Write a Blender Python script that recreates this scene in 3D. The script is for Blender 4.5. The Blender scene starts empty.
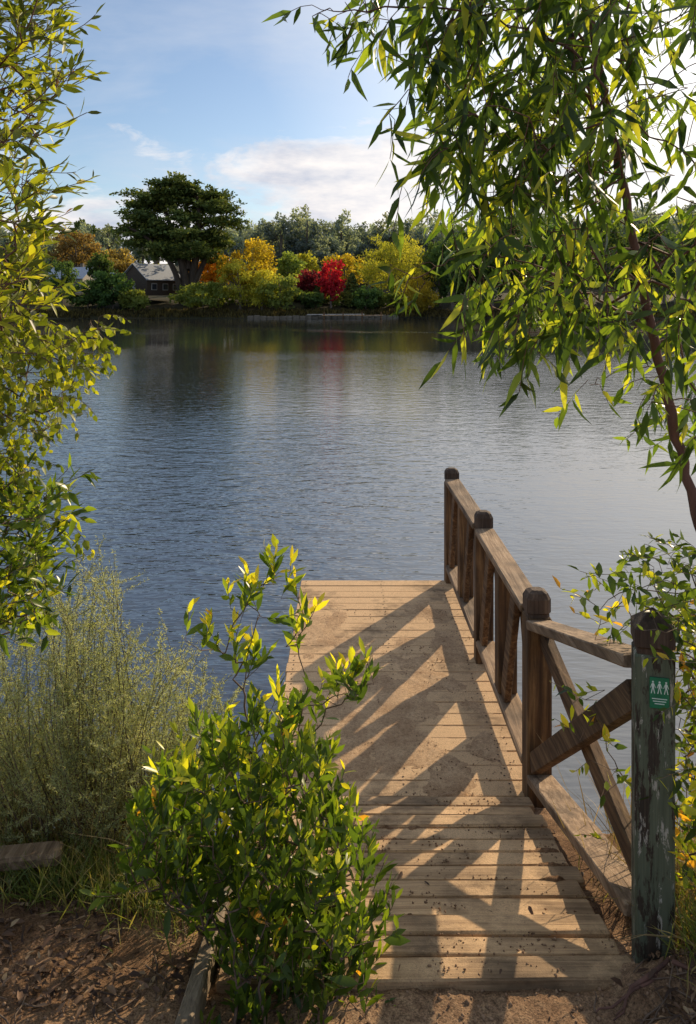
import bpy, math, random
import numpy as np
from mathutils import Vector, noise, Matrix
random.seed(7); rng = np.random.default_rng(7)
S = bpy.context.scene
COL = S.collection
R = math.radians
SUN_AZ, SUN_EL = 34.0, 24.0        # azimuth to the right of the view direction, elevation
CAM_H, F, HZ, CX = 3.0, 800.0, 300.0, 348.0

def at(px, py, d):
    """world point that lies at distance d in front of the viewer on the sight line px,py"""
    return np.array([(px - CX) * d / F, d, CAM_H - (py - HZ) * d / F])

# ------------------------------------------------------------------ objects
def tag(o, label=None, cat=None, group=None, kind=None):
    if label: o['label'] = label
    if cat: o['category'] = cat
    if group: o['group'] = group
    if kind: o['kind'] = kind
    return o

def empty(name, loc, label, cat, group=None):
    o = bpy.data.objects.new(name, None); COL.objects.link(o)
    o.location = loc; o.empty_display_size = .2
    bpy.context.view_layer.update()
    return tag(o, label, cat, group)

def link(name, me, mat=None, parent=None):
    o = bpy.data.objects.new(name, me); COL.objects.link(o)
    if mat: me.materials.append(mat)
    if parent is not None:
        o.parent = parent
        w = Matrix.Translation(parent.location) @ parent.rotation_euler.to_matrix().to_4x4()
        if parent.parent is not None: w = parent.matrix_world
        o.matrix_parent_inverse = w.inverted()
    return o

def mesh_np(name, V, faces, mat=None, parent=None, attrs=None, smooth=False):
    """faces: list of (n,k) int arrays"""
    me = bpy.data.meshes.new(name)
    V = np.asarray(V, dtype=np.float32)
    loops = np.concatenate([f.ravel() for f in faces]).astype(np.int32)
    tot = np.concatenate([np.full(len(f), f.shape[1]) for f in faces]).astype(np.int32)
    st = np.concatenate([[0], np.cumsum(tot)[:-1]]).astype(np.int32)
    me.vertices.add(len(V)); me.vertices.foreach_set('co', V.ravel())
    me.loops.add(len(loops)); me.loops.foreach_set('vertex_index', loops)
    me.polygons.add(len(tot)); me.polygons.foreach_set('loop_start', st); me.polygons.foreach_set('loop_total', tot)
    if smooth: me.polygons.foreach_set('use_smooth', np.ones(len(tot), dtype=bool))
    for k, a in (attrs or {}).items():
        at_ = me.attributes.new(k, 'FLOAT', 'POINT'); at_.data.foreach_set('value', np.asarray(a, dtype=np.float32))
    me.update(calc_edges=True); me.validate()
    return link(name, me, mat, parent)

class MB:
    """collects boxes / prisms with a per-piece random attribute"""
    def __init__(s): s.v = []; s.f4 = []; s.f3 = []; s.fn = []; s.r = []
    def add(s, V, F, r=None):
        o = len(s.v); r = random.random() if r is None else r
        for v in V: s.v.append(tuple(v)); s.r.append(r)
        for f in F: s.fn.append([i + o for i in f])
    def box(s, c, size, M=None, bev=0.0, r=None, jit=0.0, taper=None):
        hx, hy, hz = [a / 2 for a in size]; b = min(bev, hx * .9, hy * .9, hz * .9)
        V = []; F = []
        if b <= 0:
            V = [(x, y, z) for z in (-hz, hz) for x, y in ((-hx, -hy), (hx, -hy), (hx, hy), (-hx, hy))]
            F = [(3, 2, 1, 0), (4, 5, 6, 7), (0, 1, 5, 4), (1, 2, 6, 5), (2, 3, 7, 6), (3, 0, 4, 7)]
        else:
            # rounded-edge box: rings of 8 in xy
            def ring(z, i):
                a, c_ = hx - i, hy - i
                q = b
                return [(-a + q, -c_, z), (a - q, -c_, z), (a, -c_ + q, z), (a, c_ - q, z), (a - q, c_, z), (-a + q, c_, z), (-a, c_ - q, z), (-a, -c_ + q, z)]
            V = ring(-hz, b) + ring(-hz + b, 0) + ring(hz - b, 0) + ring(hz, b)
            F = [tuple(reversed(range(8))), tuple(range(24, 32))]
            for k in range(3):
                for i in range(8):
                    j = (i + 1) % 8
                    F.append((k * 8 + i, k * 8 + j, k * 8 + 8 + j, k * 8 + 8 + i))
        out = []
        for v in V:
            p = Vector(v) + Vector([random.uniform(-jit, jit) for _ in range(3)])
            if M is not None: p = M @ p
            out.append(p + Vector(c))
        s.add(out, F, r)
    def bar(s, a, b, w, h, bev=.004, r=None, up=(0, 0, 1), seg=1, jit=0):
        """beam from a to b, w across, h in the 'up' direction"""
        a, b = Vector(a), Vector(b); y = (b - a); L = y.length; y.normalize()
        x = y.cross(Vector(up)).normalized(); z = x.cross(y)
        M = Matrix((x, y, z)).transposed()
        s.box((a + b) / 2, (w, L, h), M, bev, r, jit)
    def nail(s, x, y, z, r=.006):
        V = [(x + r * math.cos(k * .785), y + r * math.sin(k * .785), z) for k in range(8)]; s.add(V, [tuple(range(8))], -1.0)
    def build(s, name, mat, parent=None, smooth=False):
        me = bpy.data.meshes.new(name); me.from_pydata(s.v, [], s.fn)
        a = me.attributes.new('rnd', 'FLOAT', 'POINT'); a.data.foreach_set('value', s.r)
        me.update()
        return link(name, me, mat, parent)

# ------------------------------------------------------------------ materials
def new_mat(name):
    m = bpy.data.materials.new(name); m.use_nodes = True
    nt = m.node_tree; nt.nodes.clear()
    return m, nt
class NT:
    def __init__(s, nt): s.nt = nt
    def n(s, t, **kw):
        nd = s.nt.nodes.new(t)
        for k, v in kw.items():
            if k.startswith('_'): setattr(nd, k[1:], v)
            else: nd.inputs[k.replace('__', ' ')].default_value = v
        return nd
    def l(s, a, b): s.nt.links.new(a, b)
    def ramp(s, fac, stops, interp='LINEAR'):
        r = s.n('ShaderNodeValToRGB'); r.color_ramp.interpolation = interp
        cr = r.color_ramp
        while len(cr.elements) < len(stops): cr.elements.new(.5)
        for e, (p, c) in zip(cr.elements, stops):
            e.position = p; e.color = (c[0], c[1], c[2], 1) if len(c) == 3 else c
        if fac is not None: s.l(fac, r.inputs[0])
        return r
    def noise(s, vec, scale, detail=4, rough=.5, dist=0):
        t = s.n('ShaderNodeTexNoise', Scale=scale, Detail=detail, Roughness=rough, Distortion=dist)
        if vec is not None: s.l(vec, t.inputs['Vector'])
        return t
    def mapping(s, vec, scale=(1, 1, 1), loc=(0, 0, 0)):
        m = s.n('ShaderNodeMapping'); m.inputs['Scale'].default_value = scale; m.inputs['Location'].default_value = loc
        s.l(vec, m.inputs['Vector']); return m.outputs[0]
    def math(s, op, a, b=None, clamp=False):
        m = s.n('ShaderNodeMath'); m.operation = op; m.use_clamp = clamp
        for i, v in enumerate((a, b)):
            if v is None: continue
            if isinstance(v, (int, float)): m.inputs[i].default_value = v
            else: s.l(v, m.inputs[i])
        return m.outputs[0]
    def mix(s, f, a, b, mode='MIX'):
        m = s.n('ShaderNodeMix'); m.data_type = 'RGBA'; m.blend_type = mode
        for i, v in ((0, f), (6, a), (7, b)):
            if isinstance(v, (int, float)): m.inputs[i].default_value = v
            elif isinstance(v, tuple): m.inputs[i].default_value = (*v, 1)
            else: s.l(v, m.inputs[i])
        return m.outputs[2]

def leaf_mat(name, stops, transl=.45, rough=.45, tcol=(1.5, 1.5, .5), spec=.4, objvar=0.0, sat=1.0):
    m, nt = new_mat(name); N = NT(nt)
    a = N.n('ShaderNodeAttribute', _attribute_name='rnd')
    r = N.ramp(a.outputs['Fac'], stops)
    c = r.outputs[0]
    if objvar:
        oi = N.n('ShaderNodeObjectInfo')
        h = N.n('ShaderNodeHueSaturation'); N.l(c, h.inputs['Color'])
        N.l(N.math('ADD', N.math('MULTIPLY', oi.outputs['Random'], .06 * objvar), .5 - .03 * objvar), h.inputs['Hue'])
        N.l(N.math('ADD', N.math('MULTIPLY', oi.outputs['Random'], .7 * objvar), 1 - .35 * objvar), h.inputs['Value'])
        c = h.outputs[0]
    p = N.n('ShaderNodeBsdfPrincipled', Roughness=rough); p.inputs['Specular IOR Level'].default_value = spec
    N.l(c, p.inputs['Base Color'])
    t = N.n('ShaderNodeBsdfTranslucent')
    N.l(N.mix(1.0, c, tcol, 'MULTIPLY'), t.inputs['Color'])
    mx = N.n('ShaderNodeMixShader', Fac=transl); N.l(p.outputs[0], mx.inputs[1]); N.l(t.outputs[0], mx.inputs[2])
    o = N.n('ShaderNodeOutputMaterial'); N.l(mx.outputs[0], o.inputs[0])
    return m

def bark_mat(name, c1, c2, scale=18, bump=.4):
    m, nt = new_mat(name); N = NT(nt)
    tc = N.n('ShaderNodeTexCoord')
    v = N.mapping(tc.outputs['Object'], (1, 1, .25))
    n1 = N.noise(v, scale, 6, .65)
    r = N.ramp(n1.outputs[0], [(.3, c1), (.7, c2)])
    p = N.n('ShaderNodeBsdfPrincipled', Roughness=.85)
    N.l(r.outputs[0], p.inputs['Base Color'])
    b = N.n('ShaderNodeBump', Strength=bump, Distance=.01); N.l(n1.outputs[0], b.inputs['Height']); N.l(b.outputs[0], p.inputs['Normal'])
    o = N.n('ShaderNodeOutputMaterial'); N.l(p.outputs[0], o.inputs[0])
    return m

def plain_mat(name, c1, c2, scale=3, rough=.8, bump=.0, stretch=(1, 1, 1), metal=0):
    m, nt = new_mat(name); N = NT(nt)
    tc = N.n('ShaderNodeTexCoord')
    n1 = N.noise(N.mapping(tc.outputs['Object'], stretch), scale, 5, .6)
    r = N.ramp(n1.outputs[0], [(.3, c1), (.7, c2)])
    p = N.n('ShaderNodeBsdfPrincipled', Roughness=rough, Metallic=metal)
    N.l(r.outputs[0], p.inputs['Base Color'])
    if bump:
        b = N.n('ShaderNodeBump', Strength=bump, Distance=.02); N.l(n1.outputs[0], b.inputs['Height']); N.l(b.outputs[0], p.inputs['Normal'])
    o = N.n('ShaderNodeOutputMaterial'); N.l(p.outputs[0], o.inputs[0])
    return m

def wood_mat(name, cols, axis, sand=0.0, dark=(.03, .02, .014), paint=None, bump=.5, sandcol=(.64, .425, .23)):
    """weathered timber, grain along axis 0/1/2; sand: amount of sandy dust lying on it; paint: flaking paint colour"""
    m, nt = new_mat(name); N = NT(nt)
    tc = N.n('ShaderNodeTexCoord'); ob = tc.outputs['Object']
    at_ = N.n('ShaderNodeAttribute', _attribute_name='rnd'); rnd = at_.outputs['Fac']
    off = N.n('ShaderNodeVectorMath', _operation='ADD')
    cb = N.n('ShaderNodeCombineXYZ'); 
    for i in range(3): N.l(N.math('MULTIPLY', rnd, 37.0 + i * 11), cb.inputs[i])
    N.l(ob, off.inputs[0]); N.l(cb.outputs[0], off.inputs[1])
    sc = [38, 38, 38]; sc[axis] = 2.2
    g = N.noise(N.mapping(off.outputs[0], tuple(sc)), 1.0, 6, .65, .6)
    sc2 = [150, 150, 150]; sc2[axis] = 4
    g2 = N.noise(N.mapping(off.outputs[0], tuple(sc2)), 1.0, 3, .6)
    big = N.noise(off.outputs[0], 3.2, 5, .6)
    r = N.ramp(g.outputs[0], [(.28, cols[0]), (.5, cols[1]), (.72, cols[2])])
    c = N.mix(.5, r.outputs[0], N.ramp(g2.outputs[0], [(.3, (.45, .42, .4)), (.65, (1.1, 1.1, 1.1))]).outputs[0], 'MULTIPLY')
    c = N.mix(N.ramp(big.outputs[0], [(.42, (0, 0, 0)), (.72, (.75, .75, .75))]).outputs[0], c, dark)
    v = N.ramp(rnd, [(0, (.72, .72, .72)), (1, (1.18, 1.15, 1.1))])
    c = N.mix(1.0, c, v.outputs[0], 'MULTIPLY')
    h = g.outputs[0]
    if paint:
        sc3 = [22, 22, 22]; sc3[axis] = 5
        fl = N.noise(N.mapping(off.outputs[0], tuple(sc3)), 1.0, 7, .7, .3)
        geo = N.n('ShaderNodeTexCoord')
        sep = N.n('ShaderNodeSeparateXYZ'); N.l(geo.outputs['Object'], sep.inputs[0])
        k = N.ramp(fl.outputs[0], [(.455, (0, 0, 0)), (.50, (1, 1, 1))])
        c = N.mix(k.outputs[0], c, N.ramp(g2.outputs[0], [(.3, paint[0]), (.7, paint[1])]).outputs[0])
        fl2 = N.noise(N.mapping(off.outputs[0], tuple(sc3), (5, 3, 1)), 1.7, 7, .75, .3)
        k2 = N.ramp(fl2.outputs[0], [(.57, (0, 0, 0)), (.61, (1, 1, 1))])
        c = N.mix(k2.outputs[0], c, paint[2])
    if sand:
        sn = N.noise(N.mapping(ob, (1, 1, 1)), 2.3, 8, .72)
        fine = N.noise(ob, 160, 3, .8)
        k = N.ramp(sn.outputs[0], [(.60 - .3 * sand, (0, 0, 0)), (.72 - .3 * sand, (1, 1, 1))])
        sc_ = N.ramp(fine.outputs[0], [(.3, tuple(a * .45 for a in sandcol)), (.48, sandcol), (.7, tuple(min(1, a * 1.3) for a in sandcol))])
        c = N.mix(N.math('MULTIPLY', k.outputs[0], .85), c, sc_.outputs[0])
        sp = N.noise(ob, 60, 4, .7)
        c = N.mix(N.ramp(sp.outputs[0], [(.62, (0, 0, 0)), (.70, (.7, .7, .7))]).outputs[0], c, (.12, .075, .045))
        h = N.math('ADD', N.math('MULTIPLY', g.outputs[0], .6), N.math('MULTIPLY', fine.outputs[0], .5))
    c = N.mix(N.math('LESS_THAN', rnd, -.5), c, (.045, .028, .02))
    p = N.n('ShaderNodeBsdfPrincipled', Roughness=.8); p.inputs['Specular IOR Level'].default_value = .3
    N.l(c, p.inputs['Base Color'])
    b = N.n('ShaderNodeBump', Strength=bump, Distance=.006); N.l(h, b.inputs['Height']); N.l(b.outputs[0], p.inputs['Normal'])
    o = N.n('ShaderNodeOutputMaterial'); N.l(p.outputs[0], o.inputs[0])
    return m

# ------------------------------------------------------------------ leaves
T8 = dict(t=[0, .3, .3, .3, .68, .68, .68, 1], s=[0, -1, 0, 1, -.72, 0, .72, 0],
          f=[np.array([[0, 2, 1], [0, 3, 2], [4, 5, 7], [5, 6, 7]]), np.array([[1, 2, 5, 4], [2, 3, 6, 5]])])
TE = dict(t=[0, .28, .28, .28, .64, .64, .64, 1], s=[0, -.86, 0, .86, -.92, 0, .92, 0], f=T8['f'])
TL = dict(t=[0, .26, .26, .26, .62, .62, .62, 1], s=[0, -.95, 0, .95, -.72, 0, .72, 0], f=T8['f'])
T4 = dict(t=[0, .45, 1, .45], s=[0, -1, 0, 1], f=[np.array([[0, 1, 2, 3]])])
TQ = dict(t=[0, .15, .9, 1, .55], s=[-.5, .9, .8, -.3, -1], f=[np.array([[0, 4, 3, 2, 1]])])
def unit(a): return a / np.maximum(np.linalg.norm(a, axis=-1, keepdims=True), 1e-9)
class Leaves:
    def __init__(s): s.P = []; s.D = []; s.N = []; s.L = []; s.W = []; s.r = []
    def add(s, P, D, Nn, L, W, r):
        s.P.append(P); s.D.append(D); s.N.append(Nn); s.L.append(L); s.W.append(W); s.r.append(r)
    def build(s, name, mat, parent, tpl=T8, curve=.12, fold=.25):
        P = np.array(s.P, dtype=float).reshape(-1, 3); D = unit(np.array(s.D, dtype=float).reshape(-1, 3)); Nn = np.array(s.N, dtype=float).reshape(-1, 3)
        L = np.array(s.L, dtype=float).reshape(-1); W = np.array(s.W, dtype=float).reshape(-1); r = np.array(s.r, dtype=float).reshape(-1)
        return leaf_mesh(name, P, D, Nn, L, W, r, mat, parent, tpl, curve, fold)
def leaf_mesh(name, P, D, Nn, L, W, r, mat, parent, tpl=T8, curve=.12, fold=.25):
    Sd = unit(np.cross(D, Nn)); Nn = unit(np.cross(Sd, D))
    t = np.array(tpl['t']); s_ = np.array(tpl['s']); n = len(P); k = len(t)
    cv = curve * rng.uniform(.2, 1.8, n)
    V = P[:, None] + D[:, None] * (L[:, None] * t)[..., None] + Sd[:, None] * (W[:, None] * .5 * s_)[..., None] \
        + Nn[:, None] * (fold * .5 * W[:, None] * np.abs(s_) - cv[:, None] * L[:, None] * t ** 2)[..., None]
    F_ = [(f[None] + (np.arange(n) * k)[:, None, None]).reshape(-1, f.shape[1]) for f in tpl['f']]
    return mesh_np(name, V.reshape(-1, 3), F_, mat, parent, {'rnd': np.repeat(r, k)})

def tube_arrays(chains, sides=6):
    V = []; Fq = []; o = 0
    for pts, rad in chains:
        pts = np.array(pts, dtype=float); m = len(pts)
        if m < 2: continue
        tan = unit(np.gradient(pts, axis=0))
        ref = np.array([0.3, .1, 1.0]) if abs(tan[0][2]) < .9 else np.array([1.0, 0, 0])
        a = unit(np.cross(tan, ref)); b = unit(np.cross(tan, a))
        ang = np.arange(sides) / sides * 2 * math.pi
        ring = pts[:, None] + (a[:, None] * np.cos(ang)[None, :, None] + b[:, None] * np.sin(ang)[None, :, None]) * np.array(rad)[:, None, None]
        V.append(ring.reshape(-1, 3))
        i = np.arange(m - 1)[:, None] * sides; j = np.arange(sides)[None]; j2 = (j + 1) % sides
        Fq.append(np.stack([i + j, i + j2, i + sides + j2, i + sides + j], -1).reshape(-1, 4) + o)
        o += m * sides
    return np.concatenate(V), [np.concatenate(Fq)]
def tubes(name, chains, mat, parent, sides=6):
    V, Fq = tube_arrays(chains, sides)
    return mesh_np(name, V, Fq, mat, parent, smooth=True)

def smooth_path(pts, n=6, wob=.0):
    pts = [np.array(p, dtype=float) for p in pts]
    P = [pts[0]] + pts + [pts[-1]]; out = []
    for i in range(1, len(P) - 2):
        for k in range(n):
            t = k / n; p0, p1, p2, p3 = P[i - 1], P[i], P[i + 1], P[i + 2]
            q = .5 * ((2 * p1) + (-p0 + p2) * t + (2 * p0 - 5 * p1 + 4 * p2 - p3) * t * t + (-p0 + 3 * p1 - 3 * p2 + p3) * t ** 3)
            out.append(q + rng.normal(0, wob, 3))
    out.append(pts[-1]); return out

class Plant:
    """skeleton that new twigs attach to at the nearest node; radii by the pipe model"""
    def __init__(s, rtip=.0012, pw=.48): s.p = []; s.par = []; s.rtip = rtip; s.pw = pw; s.fixed = set()
    def path(s, pts, parent=-1, n=6, wob=.004):
        last = parent; sp = smooth_path(pts, n, wob)
        ids = []
        for i, q in enumerate(sp):
            if i == 0 and parent >= 0: continue
            s.p.append(q); s.par.append(last); last = len(s.p) - 1; ids.append(last)
        return ids
    def nearest(s, q, bias=None):
        A = np.array(s.p); dv = A - q; dist = np.linalg.norm(dv, axis=1)
        if bias is not None: dist = dist + bias * np.maximum(0, dv[:, 2])
        return int(np.argmin(dist))
    def attach(s, q, sag=.0, bias=0.0, step=.07):
        i = s.nearest(q, bias); a = s.p[i]; L = np.linalg.norm(q - a)
        n = max(1, int(L / step)); mid = (a + q) / 2 + np.array([0, 0, sag * L]) + rng.normal(0, .05 * L, 3)
        last = i
        for k in range(1, n + 1):
            t = k / n; pt = (1 - t) ** 2 * a + 2 * t * (1 - t) * mid + t * t * q
            s.p.append(pt); s.par.append(last); last = len(s.p) - 1
        return last
    def chain(s, start, pts):
        last = start
        for q in pts: s.p.append(q); s.par.append(last); last = len(s.p) - 1
        return last
    def chains(s):
        n = len(s.p); cnt = np.zeros(n); kids = [[] for _ in range(n)]
        for i, p in enumerate(s.par):
            if p >= 0: kids[p].append(i)
        for i in range(n - 1, -1, -1):
            cnt[i] = max(1, sum(cnt[k] for k in kids[i]))
        rad = s.rtip * cnt ** s.pw
        out = []; stack = [i for i in range(n) if s.par[i] < 0]; starts = [(i, -1) for i in stack]
        while starts:
            i, p = starts.pop(); pts = []; rr = []
            if p >= 0: pts.append(s.p[p]); rr.append(min(rad[p], rad[i] * 1.15))
            while True:
                pts.append(s.p[i]); rr.append(rad[i])
                if not kids[i]: break
                ks = sorted(kids[i], key=lambda k: -cnt[k])
                for k in ks[1:]: starts.append((k, i))
                i = ks[0]
            out.append((pts, rr))
        return out
def in_poly(x, y, poly):
    c = False; j = len(poly) - 1
    for i in range(len(poly)):
        xi, yi = poly[i]; xj, yj = poly[j]
        if (yi > y) != (yj > y) and x < (xj - xi) * (y - yi) / (yj - yi) + xi: c = not c
        j = i
    return c
def sample_poly(poly, n):
    xs = [p[0] for p in poly]; ys = [p[1] for p in poly]; out = []
    while len(out) < n:
        x = random.uniform(min(xs), max(xs)); y = random.uniform(min(ys), max(ys))
        if in_poly(x, y, poly): out.append((x, y))
    return out
def rv(): return unit(rng.normal(size=3))

# ------------------------------------------------------------------ world, sun, camera
def build_world():
    w = bpy.data.worlds.new('World'); S.world = w; w.use_nodes = True
    nt = w.node_tree; nt.nodes.clear(); N = NT(nt)
    sky = N.n('ShaderNodeTexSky'); sky.sky_type = 'NISHITA'; sky.sun_disc = False
    sky.sun_elevation = R(SUN_EL); sky.sun_rotation = R(SUN_AZ); sky.air_density = 1.0; sky.dust_density = .6; sky.ozone_density = 2.2
    tc = N.n('ShaderNodeTexCoord'); g = tc.outputs['Generated']
    sep = N.n('ShaderNodeSeparateXYZ'); N.l(g, sep.inputs[0])
    zz = N.math('ADD', N.math('MAXIMUM', sep.outputs[2], 0.0), .16)
    cb = N.n('ShaderNodeCombineXYZ')
    N.l(N.math('DIVIDE', sep.outputs[0], zz), cb.inputs[0]); N.l(N.math('DIVIDE', sep.outputs[1], zz), cb.inputs[1])
    # streaky high cloud, thickened overhead out of view as added fill for shadows
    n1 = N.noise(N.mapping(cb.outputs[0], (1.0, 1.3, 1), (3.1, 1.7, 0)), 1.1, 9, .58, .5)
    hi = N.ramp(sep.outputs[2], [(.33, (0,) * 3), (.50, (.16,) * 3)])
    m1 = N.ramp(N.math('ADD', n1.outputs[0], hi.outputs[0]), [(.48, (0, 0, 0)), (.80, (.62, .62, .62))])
    # low cumulus bank near the horizon
    n2 = N.noise(N.mapping(g, (1, 1, 2.6), (.4, 0, .12)), 8.5, 10, .60, .35)
    band = N.ramp(sep.outputs[2], [(0.0, (.85,) * 3), (.09, (.78,) * 3), (.125, (.52,) * 3), (.18, (.34,) * 3), (.26, (.10,) * 3)])
    def puff(d0, size, amt):
        sb = N.n('ShaderNodeVectorMath', _operation='SUBTRACT'); N.l(g, sb.inputs[0]); sb.inputs[1].default_value = d0
        ln = N.n('ShaderNodeVectorMath', _operation='LENGTH'); N.l(N.mapping(sb.outputs[0], (1, 1, 2.6)), ln.inputs[0])
        return N.math('MULTIPLY', N.math('SUBTRACT', 1.0, N.math('DIVIDE', ln.outputs['Value'], size), True), amt)
    pf = N.math('ADD', puff((.0, .988, .150), .15, .52), puff((.26, .95, .20), .32, .36))
    m2 = N.ramp(N.math('ADD', N.math('ADD', N.math('MULTIPLY', n2.outputs[0], .9), pf), N.math('MULTIPLY', band.outputs[0], .55)), [(.70, (0, 0, 0)), (.80, (.72,) * 3), (.90, (1,) * 3)])
    shade = N.noise(N.mapping(g, (1, 1, 3.0), (.9, 0, .1)), 7.0, 6, .6)
    ccol = N.ramp(shade.outputs[0], [(.35, (4.6, 5.0, 6.0)), (.6, (8.6, 8.1, 7.8))])
    # brighter, whiter towards the sun
    dot = N.n('ShaderNodeVectorMath', _operation='DOT_PRODUCT'); N.l(g, dot.inputs[0])
    dot.inputs[1].default_value = (math.sin(R(SUN_AZ)) * math.cos(R(SUN_EL)), math.cos(R(SUN_AZ)) * math.cos(R(SUN_EL)), math.sin(R(SUN_EL)))
    glow = N.ramp(dot.outputs['Value'], [(.78, (0, 0, 0)), (.90, (.42, .42, .42)), (.97, (.9, .9, .9))])
    base = N.mix(1.0, sky.outputs[0], (.98, .98, 1.0), 'MULTIPLY')
    c = N.mix(m1.outputs[0], base, N.mix(hi.outputs[0], (5.6, 6.0, 6.8), (10.8, 10.2, 9.6)))  # unseen overhead cloud also brightened to fill the shadows
    c = N.mix(m2.outputs[0], c, ccol.outputs[0])
    c = N.mix(N.math('MULTIPLY', glow.outputs[0], N.math('ADD', n1.outputs[0], .25), True), c, (11.5, 11.0, 10.2))
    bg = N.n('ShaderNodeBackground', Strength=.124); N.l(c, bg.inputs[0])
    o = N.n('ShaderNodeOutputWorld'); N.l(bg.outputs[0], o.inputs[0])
build_world()
sd = bpy.data.lights.new('sun', 'SUN'); sd.energy = 5.0; sd.angle = R(.55); sd.color = (1, .79, .53)
so = bpy.data.objects.new('sun', sd); COL.objects.link(so)
sv = Vector((math.sin(R(SUN_AZ)) * math.cos(R(SUN_EL)), math.cos(R(SUN_AZ)) * math.cos(R(SUN_EL)), math.sin(R(SUN_EL))))
so.rotation_euler = sv.to_track_quat('Z', 'Y').to_euler(); so.location = sv * 20
cam = bpy.data.cameras.new('camera'); co = bpy.data.objects.new('camera', cam); COL.objects.link(co)
cam.sensor_fit = 'VERTICAL'; cam.sensor_height = 24; cam.lens = F / 1024 * 24; cam.shift_y = -(512 - HZ) / 1024
cam.clip_end = 6000; cam.clip_start = .05
co.location = (0, 0, CAM_H); co.rotation_euler = (R(90), 0, 0); S.camera = co
S.view_settings.view_transform = 'Standard'; S.view_settings.look = 'None'; S.view_settings.exposure = 0

# ------------------------------------------------------------------ terrain
def lerp_tab(tab, v):
    for (a, b), (c, d) in zip(tab, tab[1:]):
        if v <= c: 
            t = max(0, (v - a) / (c - a)); return b + (d - b) * t
    return tab[-1][1]
NEAR = [(-60, 2.2), (-4, 1.6), (0, 1.38), (1.5, 1.05), (2.5, .84), (3.2, .74), (3.7, .50), (4.2, .12), (4.9, -.35), (7, -1.2), (12, -2)]
DECKZ = .37
def ramp_z(y): return DECKZ + max(0, min(4.25 - y, 1.75)) * .27
def shore(x):
    return 133 + 3.5 * math.sin(x * .05 + 1) + 2.0 * math.sin(x * .13) + (0 if x < 10 else -0.06 * (x - 10)) - max(0, abs(x) - 90) * .9
FAR = [(-20, -2), (0, 0), (1.5, .7), (14, 2.4), (40, 4.0), (70, 7), (110, 11.5), (170, 15), (400, 24), (3000, 34)]
def gz(x, y):
    if y < 60:
        sh = abs(x + .2); yy = y - (max(0, sh - 2.5) * .05) * math.sin(x * .6)
        yy = yy + .18 * noise.noise(Vector((x * .9, 1.3, 0)))
        z = lerp_tab(NEAR, yy)
        if -.50 < x < 1.12 and y < 7.6:
            r_ = ramp_z(y) if y < 4.1 else ramp_z(4.1) - (y - 4.1) * .9
            if y > 2.35: z = min(r_, r_)
            else: z = z * (2.35 - y) / 2.35 + ramp_z(2.5) * y / 2.35 if y > 0 else z
            if y > 2.35: z -= .022
        n_ = noise.fractal(Vector((x * 4, y * 4, 0)), 1.0, 2.0, 4) * .018 + noise.fractal(Vector((x * 26, y * 26, 3)), .9, 2.0, 4) * .006
        z += (.13 + .05 * noise.noise(Vector((x * 9, y * 9, 4)))) * math.exp(-((x - 1.10) / .26) ** 2 - ((y - 2.46) / .17) ** 2) * (1 if x > .90 else math.exp(-((.90 - x) / .05) ** 2))
        return z + n_
    s = shore(x); z = lerp_tab(FAR, y - s)
    if z > 1: z += (noise.noise(Vector((x * .01, y * .01, 0)))) * min(12, (y - s) * .05)
    return z
def axis(dense0, dense1, step, lo, hi, extra=None):
    a = list(np.arange(dense0, dense1 + 1e-6, step)); s = step
    v = dense1
    while v < hi: s = min(s * 1.16, 60); v += s; a.append(v)
    s = step; v = dense0
    while v > lo: s = min(s * 1.16, 60); v -= s; a.append(v)
    if extra: a += list(np.arange(*extra))
    return sorted(set(round(float(q), 4) for q in a))
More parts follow.
